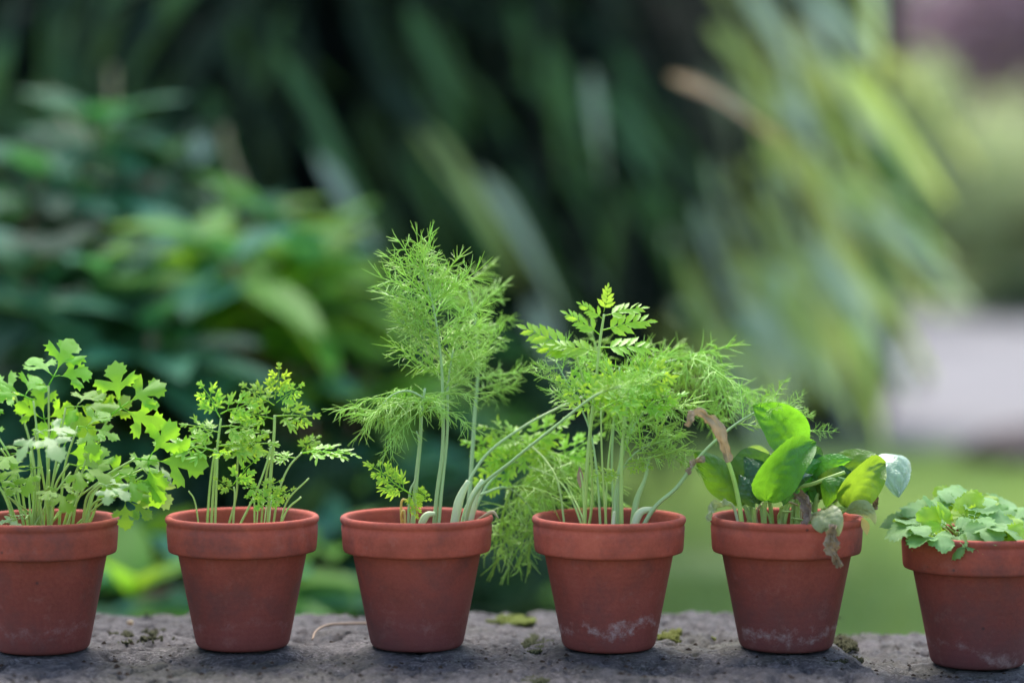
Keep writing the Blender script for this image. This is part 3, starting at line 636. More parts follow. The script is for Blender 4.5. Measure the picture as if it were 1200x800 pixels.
s, c = cstem(pc, 1, [(326,0),(335,590),(362,560)], .0010, .0007, .004); s, c = cstem(pc, 1, [(322,0),(335,600),(353,582)], .0011, .0009, -.008)
s, c = cstem(pc, 1, [(238,0),(229,590),(221,575)], .0009, .0006, 0); s, c = cstem(pc, 1, [(306,0),(310,570),(319,525)], .0011, .0009, .008)
s, c = cstem(pc, 1, [(300,0),(298,590),(296,586)], .0010, .0008, -.01)
for q in [(312,592,-.014),(304,575,-.012),(318,585,-.016)]:
    s, c = cstem(pc, 1, [(q[0]-4,0),(q[0],q[1])], .0007, .0006, q[2]); cleaf(pc, s, q[0], q[1], q[2], (.8,-.2,.5), (0,-.7,.7), .016, CARROT_S); cleaf(pc, s, q[0], q[1], q[2], (-.8,-.2,.4), (0,-.7,.7), .014, CARROT_S)

# ================================================================== pot 3: fennel
rnd = random.Random(41)
pf = Plant('fennel_plant', POTX[2]+V(0,0,SOILH[2]), 'tallest plant, feathery fennel rising from the third pot', 'herb', 'potted herbs')
FS = M['fennel_stem']
s, c = cstem(pf, 2, [(507,0),(512,580),(519,520),(518,440),(512,385),(504,345),(496,322)], .0023, .0007, 0, .0, FS)
fronds_along(pf, s, c, .46, .85, 13, .032, .030, rnd, FENN, (40,70))
fronds_along(pf, s, c, .60, .96, 11, .030, .025, rnd, FENN_W, (30,55), az0=1.2, flat=.7)
for d in ((-.55,0,.7),(-.2,.1,1),(.15,0,1),(-.8,-.1,.35)): pf.leaf(rnd.choice(FENN_W), s, c[-1], Vector(d), V(0,-1,.3), .026, 'frond')
s, c = cstem(pf, 2, [(512,0),(517,580),(524,510),(525,450),(531,410)], .0019, .0009, -.004, .01, FS); fronds_along(pf, s, c, .7, 1, 5, .034, .030, rnd, FENN, (35,70), az0=.5, flat=1)
pf.leaf(FENN[0], s, c[-3], V(.5,.3,.8), V(0,-1,.3), .03, 'frond')
# left drooping crown
s, c = cstem(pf, 2, [(482,0),(487,570),(492,520),(494,485),(498,455)], .0026, .0012, -.004, -.012, FS)
for k in range(8):
    a = 2*math.pi*k/8; p = at(496+rnd.gauss(0,4), 472+rnd.gauss(0,9), -.012)
    d = V(math.cos(a)-.55, math.sin(a)*.7, .35+rnd.gauss(0,.2)); pf.leaf(rnd.choice(FENN_D), s, p, d, V(0,0,1), .031*rnd.uniform(.8,1.15), 'frond')
for px, py, d in ((478,474,(-1,-.1,.1)),(462,474,(-1,0,-.3)),(505,478,(1,-.2,.0)),(482,492,(-.6,-.5,-.3))): pf.leaf(rnd.choice(FENN_D), s, at(px,py,-.014), Vector(d), V(0,0,1), .026, 'frond')
mbp = crom([at(497,462,-.012), at(478,455,-.013), at(455,462,-.014), at(432,485,-.014)], 6)
s2, c2 = pf.stem([at(497,466,-.012), at(478,458,-.013), at(458,464,-.014), at(440,484,-.014)], .0008, .0005, FS); fronds_along(pf, s2, c2, .3, 1, 6, .024, .020, rnd, FENN_D, (40,80), flat=1)
# rear right cloud
s, c = cstem(pf, 2, [(545,0),(551,570),(556,490),(560,430),(556,370),(548,335)], .0026, .0007, .012, .085, FS)
fronds_along(pf, s, c, .46, 1, 13, .029, .024, rnd, FENN, (40,75), az0=.3, flat=1)
fronds_along(pf, s, c, .5, .9, 7, .028, .026, rnd, FENN, (50,85), az0=1.4, flat=1)
# stems leaning over to the right
s, c = cstem(pf, 2, [(525,0),(540,585),(568,535),(610,502),(650,480),(690,462),(740,440)], .0017, .0010, -.004, .05, FS); fronds_along(pf, s, c, .84, 1, 8, .04, .035, rnd, FENN, (40,80), az0=.7, flat=1)
s, c = cstem(pf, 2, [(540,0),(556,580),(600,540),(650,500),(700,462),(745,448)], .0017, .0010, -.008, -.085, FS); fronds_along(pf, s, c, .80, 1, 5, .026, .024, rnd, FENN_W, (40,80), az0=.9, flat=1)
s, c = cstem(pf, 2, [(535,0),(548,590),(570,577),(592,571),(612,584),(632,610)], .0017, .0008, .0, .05, FS)
fronds_along(pf, s, c, .62, 1, 9, .038, .032, rnd, FENN_D, (40,85), az0=.4, flat=1)
s, c = cstem(pf, 2, [(540,0),(570,570),(610,535),(640,530),(655,550)], .0016, .0008, .01, .085, FS); fronds_along(pf, s, c, .55, 1, 9, .046, .036, rnd, FENN_D, (40,85), az0=.2, flat=1)
# flat little frond low on the left, with its own stalk
s, c = cstem(pf, 2, [(478,0),(480,580),(487,560),(491,520),(488,505)], .0014, .0008, -.014, -.016, FS)
pf.leaf(FENN_F[0], s, at(484,578,-.016), V(-.85,-.1,.55), V(.1,-.9,.3), .036, 'frond'); pf.leaf(FENN_F[1], s, at(483,575,-.016), V(.2,0,-.9), V(0,-1,.2), .018, 'frond'); pf.leaf(FENN_F[1], s, at(484,572,-.016), V(.5,0,-.3), V(0,-1,.2), .014, 'frond')
# pale swollen sheaths
for pts, rr in [([(528,0),(537,590),(549,563)], (.0026,.0031,.0016)), ([(545,0),(553,590),(566,562)], (.0028,.0036,.0016)), ([(484,0),(497,607),(510,601)], (.0016,.0026,.0012))]:
    P = [soilpt(2, pts[0][0], -.006)] + [at(x, y, POTX[2].y-.006) for x, y in pts[1:]]
    pf.stem(P, .005, .002, M['sheath'], 9, 'sheath', rads=rr)
pf.stem([soilpt(2,474,-.012), at(470,592,-.013), at(477,586,-.013), at(487,595,-.013), at(489,606,-.012)], .0009, .0006, M['yellow'], 6, 'yellow_thread')
pf.stem([soilpt(2,476,-.02), at(474,600,-.02), at(470,605,-.018), at(474,612,-.016)], .0009, .0007, M['yellow'], 6, 'yellow_thread')
pf.stem([at(555,612,.0), at(570,603,-.006), at(578,600,-.008), at(584,607,-.01)], .0007, .0015, M['straw'], 6, 'dry_leaf_base', rads=(.0006,.0012,.0014,.0004))

# ================================================================== pot 4: carrot with a second fennel
rnd = random.Random(51)
pk = Plant('carrot_plant', POTX[3]+V(0,0,SOILH[3]), 'tall carrot plant with yellow green tip in the lime stained pot', 'herb', 'potted herbs')
s, c = cstem(pk, 3, [(683,0),(687,560),(692,500),(698,450),(703,400),(708,368)], .0022, .0012)
for a in [(701,412,.0,(-.95,0,.22),(.1,-.6,.7),.030),(703,408,0,(.95,0,.1),(0,-.6,.7),.034),(703,392,.0,(-.75,.0,.55),(.1,-.7,.6),.026),(705,388,0,(.95,0,.3),(-.1,-.7,.6),.032),(707,374,0,(-.75,0,.55),(.1,-.7,.5),.018),(708,370,0,(.9,0,.3),(-.1,-.7,.6),.026),(708,366,.0,(.15,0,1),(0,-.9,.3),.017)]: cleaf(pk, s, *a, ms=CARROT_B)
s, c = cstem(pk, 3, [(684,0),(694,580),(688,470),(676,420),(672,400)], .0014, .0009, .008); cleaf(pk, s, 674, 408, .008, (-.9,0,.4), (.1,-.7,.6), .036, CARROT_B); cleaf(pk, s, 674, 415, .008, (-.8,.1,.2), (.1,-.7,.6), .026, CARROT_B);
s, c = cstem(pk, 3, [(728,0),(728,560),(731,500),(738,450)], .0022, .0012, -.006)
for a in [(738,455,-.006,(.8,-.1,.5),(0,-.8,.5),.034),(737,462,-.006,(-.7,0,.6),(0,-.8,.5),.03),(730,545,-.01,(.9,-.2,.1),(0,-.6,.8),.018),(729,556,-.01,(-.9,-.2,.1),(0,-.6,.8),.018)]: cleaf(pk, s, *a)
for pts, dy, dy2 in [([(712,0),(706,550),(704,480)],-.01,-.02),([(708,0),(712,550),(722,470)],.0,.01),([(715,0),(722,560),(745,480)],.006,.0)]:
    s, c = cstem(pk, 3, pts, .0012, .0008, dy, dy2); x, y = pts[-1]
    for d in ((-.7,-.1,.6),(.8,0,.4)): cleaf(pk, s, x, y, POTX[3].y+dy2, d, (0,-.6,.7), .032)
for pts in ([(664,0),(655,570),(640,540),(620,520)], [(690,0),(672,590),(650,560),(600,540)], [(694,0),(680,600),(668,575),(655,540)]):
    s, c = cstem(pk, 3, pts, .0011, .0008, .006, .05); x, y = pts[-1]
    for d in ((-.8,.1,.4),(-.5,-.1,-.4),(.6,.2,.5)): cleaf(pk, s, x, y, POTX[3].y+.05, d, (0,-.6,.7), .034)
s, c = cstem(pk, 3, [(686,0),(683,575),(680,553)], .0011, .0007, -.01); pk.blade([at(680,572,-.014), at(680,560,-.014), at(679,546,-.014)], .0022, V(1,0,0), M['withered'], s, 'withered_bud', 'lens', nu=8, nv=5)
pq = Plant('fennel_plant', POTX[3]+V(.010,0.004,SOILH[3]), 'fennel leaning right towards the spinach from the lime stained pot', 'herb', 'potted herbs')
s, c = cstem(pq, 3, [(738,0),(765,597),(792,572),(812,545),(832,522),(862,497),(890,481),(902,479)], .0024, .0008, -.006, -.012, FS)
fronds_along(pq, s, c, .72, 1, 9, .022, .017, rnd, FENN_W, (35,70), az0=.5, flat=1)
s3, c3 = pq.stem([at(890,481,-.012), at(915,478,.006), at(935,492,.012), at(950,505,.014)], .0009, .0005, FS); fronds_along(pq, s3, c3, .1, 1, 7, .018, .014, rnd, FENN_W, (40,70), up=V(0,-1,0), flat=1)
P = [soilpt(3,736,-.006), at(748,603,-.008), at(768,596,-.008)]; pq.stem(P, .004, .002, M['sheath'], 9, 'sheath', rads=(.0024,.0028,.0016))
pq.stem([soilpt(3,738,.002), at(745,590,.0), at(756,560,.0), at(762,530,.004)], .0034, .0010, FS, 8, rads=(.0022,.0020,.0011,.0008))
# cloud over the pot, drooping right
s, c = cstem(pq, 3, [(722,0),(726,560),(735,480),(752,440),(790,422),(825,425),(850,455)], .0022, .0007, .01, .055, FS)
fronds_along(pq, s, c, .66, 1, 9, .036, .030, rnd, FENN_D, (40,80), az0=.4, flat=1); fronds_along(pq, s, c, .55, .92, 4, .04, .03, rnd, FENN, (40,80), az0=1.2, flat=1)
s, c = cstem(pq, 3, [(718,0),(724,560),(742,500),(768,470)], .0016, .0008, -.004, .01, FS); fronds_along(pq, s, c, .6, 1, 8, .036, .028, rnd, FENN, (40,80), az0=.4, flat=1)
s, c = cstem(pq, 3, [(716,0),(722,570),(745,530),(782,515)], .0013, .0007, .0, .0, FS); fronds_along(pq, s, c, .55, 1, 9, .032, .024, rnd, FENN_W, (40,80), az0=.4, flat=1)
s, c = cstem(pq, 3, [(704,0),(700,560),(690,500),(668,455),(652,425)], .0013, .0006, .004, .01, FS); fronds_along(pq, s, c, .6, 1, 9, .024, .018, rnd, FENN_W, (35,70), az0=.4)
s, c = cstem(pq, 3, [(720,0),(717,540),(722,470),(726,430)], .0012, .0008, .012, .03, FS); fronds_along(pq, s, c, .6, 1, 6, .034, .03, rnd, FENN, (40,80), az0=.4, flat=1)
pq.stem([soilpt(3,716,-.016), at(719,608,-.017), at(720,599,-.017)], .0016, .0011, M['sheath'], 7, 'sheath')

# ================================================================== pot 5: spinach
rnd = random.Random(61)
ps = Plant('spinach_plant', POTX[4]+V(0,0,SOILH[4]), 'wilting spinach with broad glossy leaves and withered brown ones', 'vegetable', 'potted herbs')
def sp(pts, ys):
    return [at(x, y, POTX[4].y+d) for (x, y), d in zip(pts, ys)]
def spleaf(root, rdy, pet, pys, mids, mys, width, side, mat, r=(.0017,.0012), **kw):
    P = [soilpt(4, root, rdy)] + sp(pet, pys); st, c = ps.stem(P, r[0], r[1], kw.pop('smat', None) or M['stem'], 7)
    ps.blade([P[-1]]+sp(mids, mys), width, V(*side), M[mat], st, **kw); return st
# big front leaf, lit through
spleaf(894, -.01, [(896,596),(898,586)], [-.016,-.02], [(906,560),(924,536),(956,518)], [-.030,-.032,-.016], .0122, (.72,.15,-.62), 'spinach', cup=-1.0, seed=1)
# upper rear leaf bending over to the right
spleaf(930, .012, [(936,575),(940,552),(936,536)], [.008,.004,.0], [(924,512),(906,492),(882,475)], [-.006,-.014,-.020], .0145, (.72,.25,.62), 'spinach', cup=-.45, seed=2)
# left leaf, standing outwards
spleaf(886, .004, [(876,602),(872,592)], [.004,.004], [(855,570),(836,548),(814,530)], [.002,.0,-.004], .0115, (.62,.30,.68), 'spinach', cup=.45, seed=3)
# dark inner leaves
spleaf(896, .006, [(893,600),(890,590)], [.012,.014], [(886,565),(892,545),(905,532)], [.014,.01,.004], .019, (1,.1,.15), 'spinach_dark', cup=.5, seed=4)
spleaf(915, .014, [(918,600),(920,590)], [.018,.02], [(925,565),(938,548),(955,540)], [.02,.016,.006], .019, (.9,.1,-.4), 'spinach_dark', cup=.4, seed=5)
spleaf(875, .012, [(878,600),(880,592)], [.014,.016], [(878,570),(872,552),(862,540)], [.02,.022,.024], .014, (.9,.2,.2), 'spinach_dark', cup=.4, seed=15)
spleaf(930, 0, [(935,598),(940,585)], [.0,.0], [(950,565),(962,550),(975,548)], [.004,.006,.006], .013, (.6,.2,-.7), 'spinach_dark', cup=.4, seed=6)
spleaf(886, .02, [(880,590),(878,570)], [.03,.034], [(880,545),(888,532),(902,530)], [.036,.034,.03], .009, (.7,.3,-.5), 'parsley_pale', cup=.3, seed=16)
# right hand leaves
spleaf(948, .01, [(952,595),(962,580)], [.012,.014], [(972,562),(992,550),(1018,545),(1034,548)], [.016,.014,.010,.006], .0135, (-.30,.35,.88), 'spinach', cup=-.35, seed=7)
spleaf(955, 0, [(975,602),(992,594)], [-.008,-.012], [(1002,572),(1018,553),(1038,542)], [-.02,-.024,-.016],   .0112, (.75,.2,-.62), 'spinach_yellow', cup=-.9, seed=8)
spleaf(960, .014, [(980,585),(1002,562)], [.016,.016], [(1018,540),(1036,534),(1050,550),(1054,582)], [.012,.004,-.006,-.012],   .0190, (.80,.55,.30), 'spinach_sheen', cup=-.55, seed=9, ruffle=.1)
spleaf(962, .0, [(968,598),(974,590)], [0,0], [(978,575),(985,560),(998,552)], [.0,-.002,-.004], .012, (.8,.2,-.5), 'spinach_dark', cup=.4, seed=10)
spleaf(950, .006, [(956,590),(960,575)], [.0,.0], [(952,560),(946,545),(955,538)], [.0,.0,0], .010, (.8,.4,.2), 'spinach', cup=.4, seed=18)
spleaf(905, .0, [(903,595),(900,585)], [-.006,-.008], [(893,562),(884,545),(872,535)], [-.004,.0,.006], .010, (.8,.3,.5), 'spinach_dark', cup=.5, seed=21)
spleaf(912, -.006, [(922,598),(930,585)], [-.01,-.012], [(938,565),(948,548),(962,540)], [-.01,-.006,.0], .011, (.8,.3,-.5), 'spinach', cup=.5, seed=22)
spleaf(940, .004, [(950,598),(960,585)], [.002,.0], [(972,572),(982,562),(996,560)], [-.004,-.006,-.006], .010, (.4,.4,-.8), 'spinach', cup=.4, seed=23)
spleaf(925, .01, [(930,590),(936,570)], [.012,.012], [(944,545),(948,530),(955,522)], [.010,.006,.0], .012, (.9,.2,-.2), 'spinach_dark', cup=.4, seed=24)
# long bare petiole crossing to the right
ps.stem([soilpt(4,905,-.01), at(925,580,-.014), at(955,566,-.02), at(990,553,-.026)], .0016, .0012, M['stem'], 7)
# low leaf drooping over the rim with its withered end
st, c = ps.stem([soilpt(4,940,-.02), at(946,603,-.034), at(952,602,-.044)], .0014, .0012, M['stem'], 7)
ps.blade(sp([(952,602),(962,603),(974,612),(983,628)], [-.04,-.050,-.058,-.060]), .0095, V(.75,-.35,.5), M['wilted'], st, cup=-.3, seed=11)
ps.blade(sp([(976,614),(974,630),(976,645),(984,664)], [-.060,-.060,-.058,-.054]), .0075, V(1,-.1,.1), M['withered'], st, 'withered_tip', 'crumple', cup=.5, ruffle=.25, seed=3)
st, c = ps.stem([soilpt(4,958,-.01), at(985,602,-.018), at(998,600,-.022)], .0012, .0010, M['stem'], 7)
ps.blade(sp([(992,600),(1006,597),(1018,602),(1026,614)], [-.02,-.026,-.03,-.032]), .0062, V(.15,-.6,.8), M['wilted'], st, cup=-.4, seed=12)
ps.blade(sp([(1010,606),(1014,616),(1016,627)], [-.022,-.024,-.026]), .0028, V(1,0,0), M['yellow'], st, 'yellow_tip', 'lens', seed=13, nu=8, nv=5)
# withered leaf on a tall stalk, curling left
st, c = ps.stem([soilpt(4,872,-.02), at(866,590,-.034), at(858,555,-.044), at(848,528,-.05)], .0016, .0013, M['stem'], 7)
ps.blade(sp([(853,542),(846,515),(832,493),(816,484),(806,500)], [-.048,-.052,-.056,-.058,-.058]), .0062, V(.8,-.4,.5), M['withered'], st, 'withered_leaf', 'crumple', cup=.6, ruffle=.22, seed=5)
# brown shrivelled leaves
ps.blade(sp([(930,582),(942,583),(947,598),(944,615)], [-.03,-.036,-.042,-.048]), .006, V(.8,-.5,.3), M['withered'], None, 'withered_leaf', 'crumple', cup=.6, ruffle=.3, seed=6)
ps.blade(sp([(1014,572),(1022,580),(1026,590),(1018,600)], [-.012,-.014,-.014,-.014]), .006, V(.8,-.4,.4), M['withered'], None, 'withered_leaf', 'crumple', cup=.6, ruffle=.35, seed=7)
st, c = ps.stem([soilpt(4,868,-.012), at(862,600,-.012), at(852,588,-.014), at(836,592,-.016)], .0010, .0009, M['sheath'], 6)
ps.blade(sp([(856,590),(845,591),(835,598),(832,610)], [-.012,-.014,-.018,-.022]), .006, V(.5,-.6,.6), M['wilted'], st, 'withered_leaf', 'crumple', cup=.5, ruffle=.3, seed=8)
ps.blade(sp([(826,538),(812,543),(808,556)], [-.01,-.014,-.016]), .0045, V(.6,-.5,.6), M['withered'], None, 'withered_leaf', 'crumple', cup=.5, ruffle=.3, seed=9)
for k in range(6):
    x = 896+k*11; ps.stem([soilpt(4,x,-.008), at(x+rnd.gauss(0,8), 602+rnd.gauss(0,4), -.014), at(x+rnd.gauss(0,16), 590+rnd.gauss(0,7), -.02)], .0009, .0006, M['straw'] if k%3 == 0 else M['stem'], 6)
spleaf(918, -.004, [(915,600),(918,592)], [-.012,-.016], [(926,576),(938,562),(952,556)], [-.022,-.022,-.016], .0085, (.7,.3,-.6), 'spinach_dark', cup=1.1, seed=31, r=(.0012,.001))
spleaf(950, -.008, [(962,602),(968,594)], [-.016,-.02], [(976,580),(984,568),(996,562)], [-.024,-.024,-.02], .0085, (.7,.3,-.6), 'spinach', cup=1.0, seed=32, r=(.0012,.001))
spleaf(884, -.012, [(884,602),(884,594)], [-.02,-.022], [(880,578),(874,564),(866,556)], [-.024,-.022,-.018], .0080, (.7,.4,.5), 'spinach_dark', cup=1.0, seed=33, r=(.0012,.001))
spleaf(938, .0, [(946,600),(952,588)], [.0,.0], [(962,566),(976,548),(998,538)], [.0,-.002,-.004], .0100, (.6,.3,-.7), 'spinach', cup=.9, seed=34, r=(.0012,.001))

# ================================================================== pot 6: low lobed seedling
rnd = random.Random(71)
pe = Plant('celery_seedling', POTX[5]+V(0,0,SOILH[5]), 'low clump of dull blue green lobed leaves in the rightmost pot', 'herb', 'potted herbs')
EL = [(1078,604,-.03,.026,0,(-.2,-.35,.9),(-1,-.3,-.05)),(1085,598,-.005,.030,0,(-.1,-.45,.9),(-1,-.1,.2)),(1105,590,.0,.030,0,(-.1,-.5,.85),(-.6,0,.6)),(1118,582,.005,.030,0,(0,-.5,.85),(.1,.2,.8)),
 (1135,588,-.02,.036,0,(.25,-.6,.8),(.8,-.3,-.1)),(1125,580,.02,.024,1,(0,-.7,.6),(-.3,.1,.9)),(1128,596,-.015,.024,1,(0,-.7,.6),(.2,0,.8)),(1150,600,-.03,.030,0,(.3,-.5,.8),(.9,-.4,-.3)),
 (1160,604,.0,.026,1,(.3,-.6,.7),(1,0,.4)),(1175,610,.01,.034,0,(.2,-.4,.9),(1,0,.1)),(1120,615,-.035,.028,0,(0,-.8,.5),(.3,-.3,.1)),(1095,618,-.035,.024,0,(-.2,-.5,.8),(-.6,-.5,-.1)),
 (1172,618,-.035,.026,1,(.1,-.7,.6),(1,-.3,-.2)),(1145,612,-.01,.024,1,(0,-.7,.6),(.1,0,1)),(1190,600,.02,.032,0,(.2,-.4,.9),(.8,.2,.5)),(1205,615,-.01,.032,0,(.2,-.5,.9),(1,-.2,.1)),
 (1140,575,.01,.022,1,(.3,-.6,.7),(.6,.1,.5)),(1110,606,-.02,.024,1,(-.2,-.7,.6),(-.4,-.1,.6)),(1150,588,.03,.032,0,(.1,-.5,.8),(.5,.3,.5)),(1098,600,.025,.028,0,(-.1,-.5,.8),(-.6,.3,.4))]
for px, py, dy, sz, lime, nrm, d in EL:
    e = at(px, 612+(py-600)*.75, POTX[5].y+dy); dv = Vector((d[0], d[1], d[2]*.5)).normalized(); b = soilpt(5, 1146+(px-1146)*.4+rnd.gauss(0,6), dy*.5)
    st, c = pe.stem([b, b.lerp(e,.5)+V(0,0,.004), e], .0009, .0006, None, 6)
    pe.leaf(rnd.choice(CELERY_L if lime else CELERY), st, e, dv, Vector(nrm)+V(rnd.gauss(0,.12),.12+rnd.gauss(0,.1),0), sz*.95)

# ================================================================== background planting
def blade_mesh(name, L, W, droop, fold, mat, shape='oval', nu=9):
    mb = MB(); rows = []
    for i in range(nu+1):
        u = i/nu
        w_ = W*(math.sin(math.pi*u**.85)**.8 if shape == 'oval' else min(1, u*5+.1)*(1-u**2.2)) if 0 < u < 1 else W*.02
        x = L*(u - .12*droop*u*u); z = -droop*L*u*u*.6
        rows.append([V(x, v*w_, z + fold*abs(v)*w_ + .02*L*math.sin(u*6+v)) for v in (-1,-.5,0,.5,1)])
    mb.grid(rows); return mb.mesh(name, mat)
def leafset(mats, specs, shape):
    return {m: [blade_mesh('leaf', L, W, d, f, M[m], shape) for L, W, d, f in specs] for m in mats}
OV = leafset(('shrub','shrub_lime','shrub_dark'), [(.14,.032,.35,.25),(.12,.028,.5,.3),(.15,.030,.7,.2)], 'oval')
ST = leafset(('bamboo','bamboo_dark','bamboo_lime','bamboo_pale','dead'), [(.26,.014,.5,.2),(.32,.017,.8,.2),(.22,.015,.3,.25)], 'strap')

def mass(name, parent, base, spots, n, size, mat, rnd, aspect=.4):
    """uncountable inner foliage: leaf faces through a list of blobs (centre, radii)"""
    mb = MB()
    for i in range(n):
        c, r = spots[rnd.randrange(len(spots))]
        q = V(rnd.gauss(0,1), rnd.gauss(0,1), rnd.gauss(0,1)).normalized()*rnd.random()**.4
        p = V(c.x+q.x*r.x, c.y+q.y*r.y, c.z+q.z*r.z) - base
        d = (q + V(rnd.gauss(0,.6), rnd.gauss(0,.6), rnd.gauss(-.2,.5))).normalized(); s = d.orthogonal(); s.rotate(Matrix.Rotation(rnd.uniform(0,6.28), 3, d)); s.normalize()
        L = size*rnd.uniform(.6,1.3); w_ = L*aspect; u = d.cross(s)
        mb.add([p, p+d*L*.5+s*w_*.5+u*w_*.15, p+d*L, p+d*L*.5-s*w_*.5+u*w_*.15], [(0,1,2),(0,2,3)])
    o = link(name, mb.mesh(name, mat, False), parent); o['kind'] = 'stuff'; return o

def broad_shrub(base, label, ros, mats, seed, fill, fillmat, nfill=900, group='broad leaved shrubs behind the wall', height=None):
    """ros: rosette centres in world space, each with leaves radiating from a shoot tip"""
    rnd = random.Random(seed); root = thing('broadleaf_shrub', base, label, 'shrub', group); T = Matrix.Translation(-base)
    for (p, s) in ros:
        b = base + V(rnd.gauss(0,.05), rnd.gauss(0,.05), 0)
        md = b.lerp(p, .55) + V(rnd.gauss(0,.04), rnd.gauss(.03,.03), .05); mb = MB(); mb.tube(crom([b, md, p], 5), .009, .004, 6)
        st = link('stem', mb.mesh('stem', M['twig'], off=base), root)
        k = rnd.randint(6, 8); a0 = rnd.uniform(0, 6.28)
        for lev in range(2):
            for j in range(k-lev*2):
                a = a0 + lev*.5 + 2*math.pi*j/(k-lev*2) + rnd.gauss(0,.15); el = (.15 if lev == 0 else .75) + rnd.gauss(0,.15)
                d = V(math.cos(a)*math.cos(el), math.sin(a)*math.cos(el) - .12, math.sin(el)); m = rnd.choice(mats)
                link('leaf', rnd.choice(OV[m]), root, T @ frame(p - V(0,0,.03*(1-lev)), d, V(0,-.25,1), s*rnd.uniform(.85,1.15)*(1-.2*lev)))
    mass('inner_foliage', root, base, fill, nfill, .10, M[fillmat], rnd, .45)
    return root
def gpt(px, D): # ground point under photo column px at distance D from the camera
    return V((px-600)/FPX*D, CAM.y+D, .06)
def rosettes(rnd, lst, jit=.03): return [(at(px, py, y) + V(rnd.gauss(0,jit*.3), rnd.gauss(0,jit), rnd.gauss(0,jit*.3)), s) for px, py, y, s in lst]
rr = random.Random(81)
# far left: tall shoot cluster
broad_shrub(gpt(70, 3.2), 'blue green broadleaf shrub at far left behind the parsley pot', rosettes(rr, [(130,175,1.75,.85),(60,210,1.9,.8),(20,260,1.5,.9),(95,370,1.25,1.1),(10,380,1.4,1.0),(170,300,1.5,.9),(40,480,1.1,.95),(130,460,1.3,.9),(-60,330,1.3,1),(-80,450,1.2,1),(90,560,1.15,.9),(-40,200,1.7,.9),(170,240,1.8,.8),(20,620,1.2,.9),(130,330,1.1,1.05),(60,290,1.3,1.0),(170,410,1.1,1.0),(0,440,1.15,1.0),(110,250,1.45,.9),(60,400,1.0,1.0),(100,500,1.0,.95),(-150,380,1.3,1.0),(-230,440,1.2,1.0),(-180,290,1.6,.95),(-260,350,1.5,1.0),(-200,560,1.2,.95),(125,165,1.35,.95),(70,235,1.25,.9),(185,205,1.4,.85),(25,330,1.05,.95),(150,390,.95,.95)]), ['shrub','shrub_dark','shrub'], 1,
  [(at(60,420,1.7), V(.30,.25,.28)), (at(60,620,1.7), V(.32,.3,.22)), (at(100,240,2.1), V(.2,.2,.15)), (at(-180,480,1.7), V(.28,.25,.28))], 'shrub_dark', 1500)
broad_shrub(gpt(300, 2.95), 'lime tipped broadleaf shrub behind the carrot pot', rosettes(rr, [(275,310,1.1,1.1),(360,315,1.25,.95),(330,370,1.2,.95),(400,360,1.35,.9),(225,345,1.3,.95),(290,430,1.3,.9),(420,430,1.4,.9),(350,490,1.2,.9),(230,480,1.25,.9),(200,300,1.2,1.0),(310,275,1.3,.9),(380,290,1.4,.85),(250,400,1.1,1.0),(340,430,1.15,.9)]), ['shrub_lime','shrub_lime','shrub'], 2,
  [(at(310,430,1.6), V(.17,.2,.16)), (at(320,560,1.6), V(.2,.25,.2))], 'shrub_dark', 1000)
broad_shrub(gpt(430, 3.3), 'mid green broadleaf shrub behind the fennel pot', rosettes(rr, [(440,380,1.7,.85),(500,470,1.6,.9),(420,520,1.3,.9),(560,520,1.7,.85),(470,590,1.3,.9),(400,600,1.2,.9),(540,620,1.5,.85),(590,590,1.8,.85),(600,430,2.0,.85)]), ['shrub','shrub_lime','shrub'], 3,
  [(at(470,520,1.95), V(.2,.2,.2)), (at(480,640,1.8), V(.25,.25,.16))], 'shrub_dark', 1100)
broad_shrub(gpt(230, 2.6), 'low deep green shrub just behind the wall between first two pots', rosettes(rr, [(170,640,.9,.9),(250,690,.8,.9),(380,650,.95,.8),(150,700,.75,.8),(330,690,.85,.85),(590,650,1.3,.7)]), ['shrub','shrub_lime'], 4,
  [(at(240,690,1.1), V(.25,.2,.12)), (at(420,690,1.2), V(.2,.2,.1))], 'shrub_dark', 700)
# tan bare shoots standing up through the left shrub
for k, (pts, y) in enumerate([([(105,190),(85,150),(58,105)],1.7), ([(132,140),(131,105),(132,80)],1.9), ([(300,280),(290,235),(268,180),(262,150)],1.5), ([(330,285),(338,255),(345,235)],1.5)]):
    P = [gpt(pts[0][0], y+1.6)] + [at(x, yy, y) for x, yy in pts]; mb = MB(); mb.tube(crom(P, 6), .005, .004, 6)
    lb = ['thick tan bare shoot slanting left above the far left shrub','short tan bare shoot upright above the far left shrub','curved tan bare shoot rising above the lime tipped shrub','small tan bare shoot at the top of the lime tipped shrub'][k]
    tag(link('bare_shoot', mb.mesh('bare_shoot', M['straw'])), lb, 'shoot', 'bare tan shoots in the shrubs')

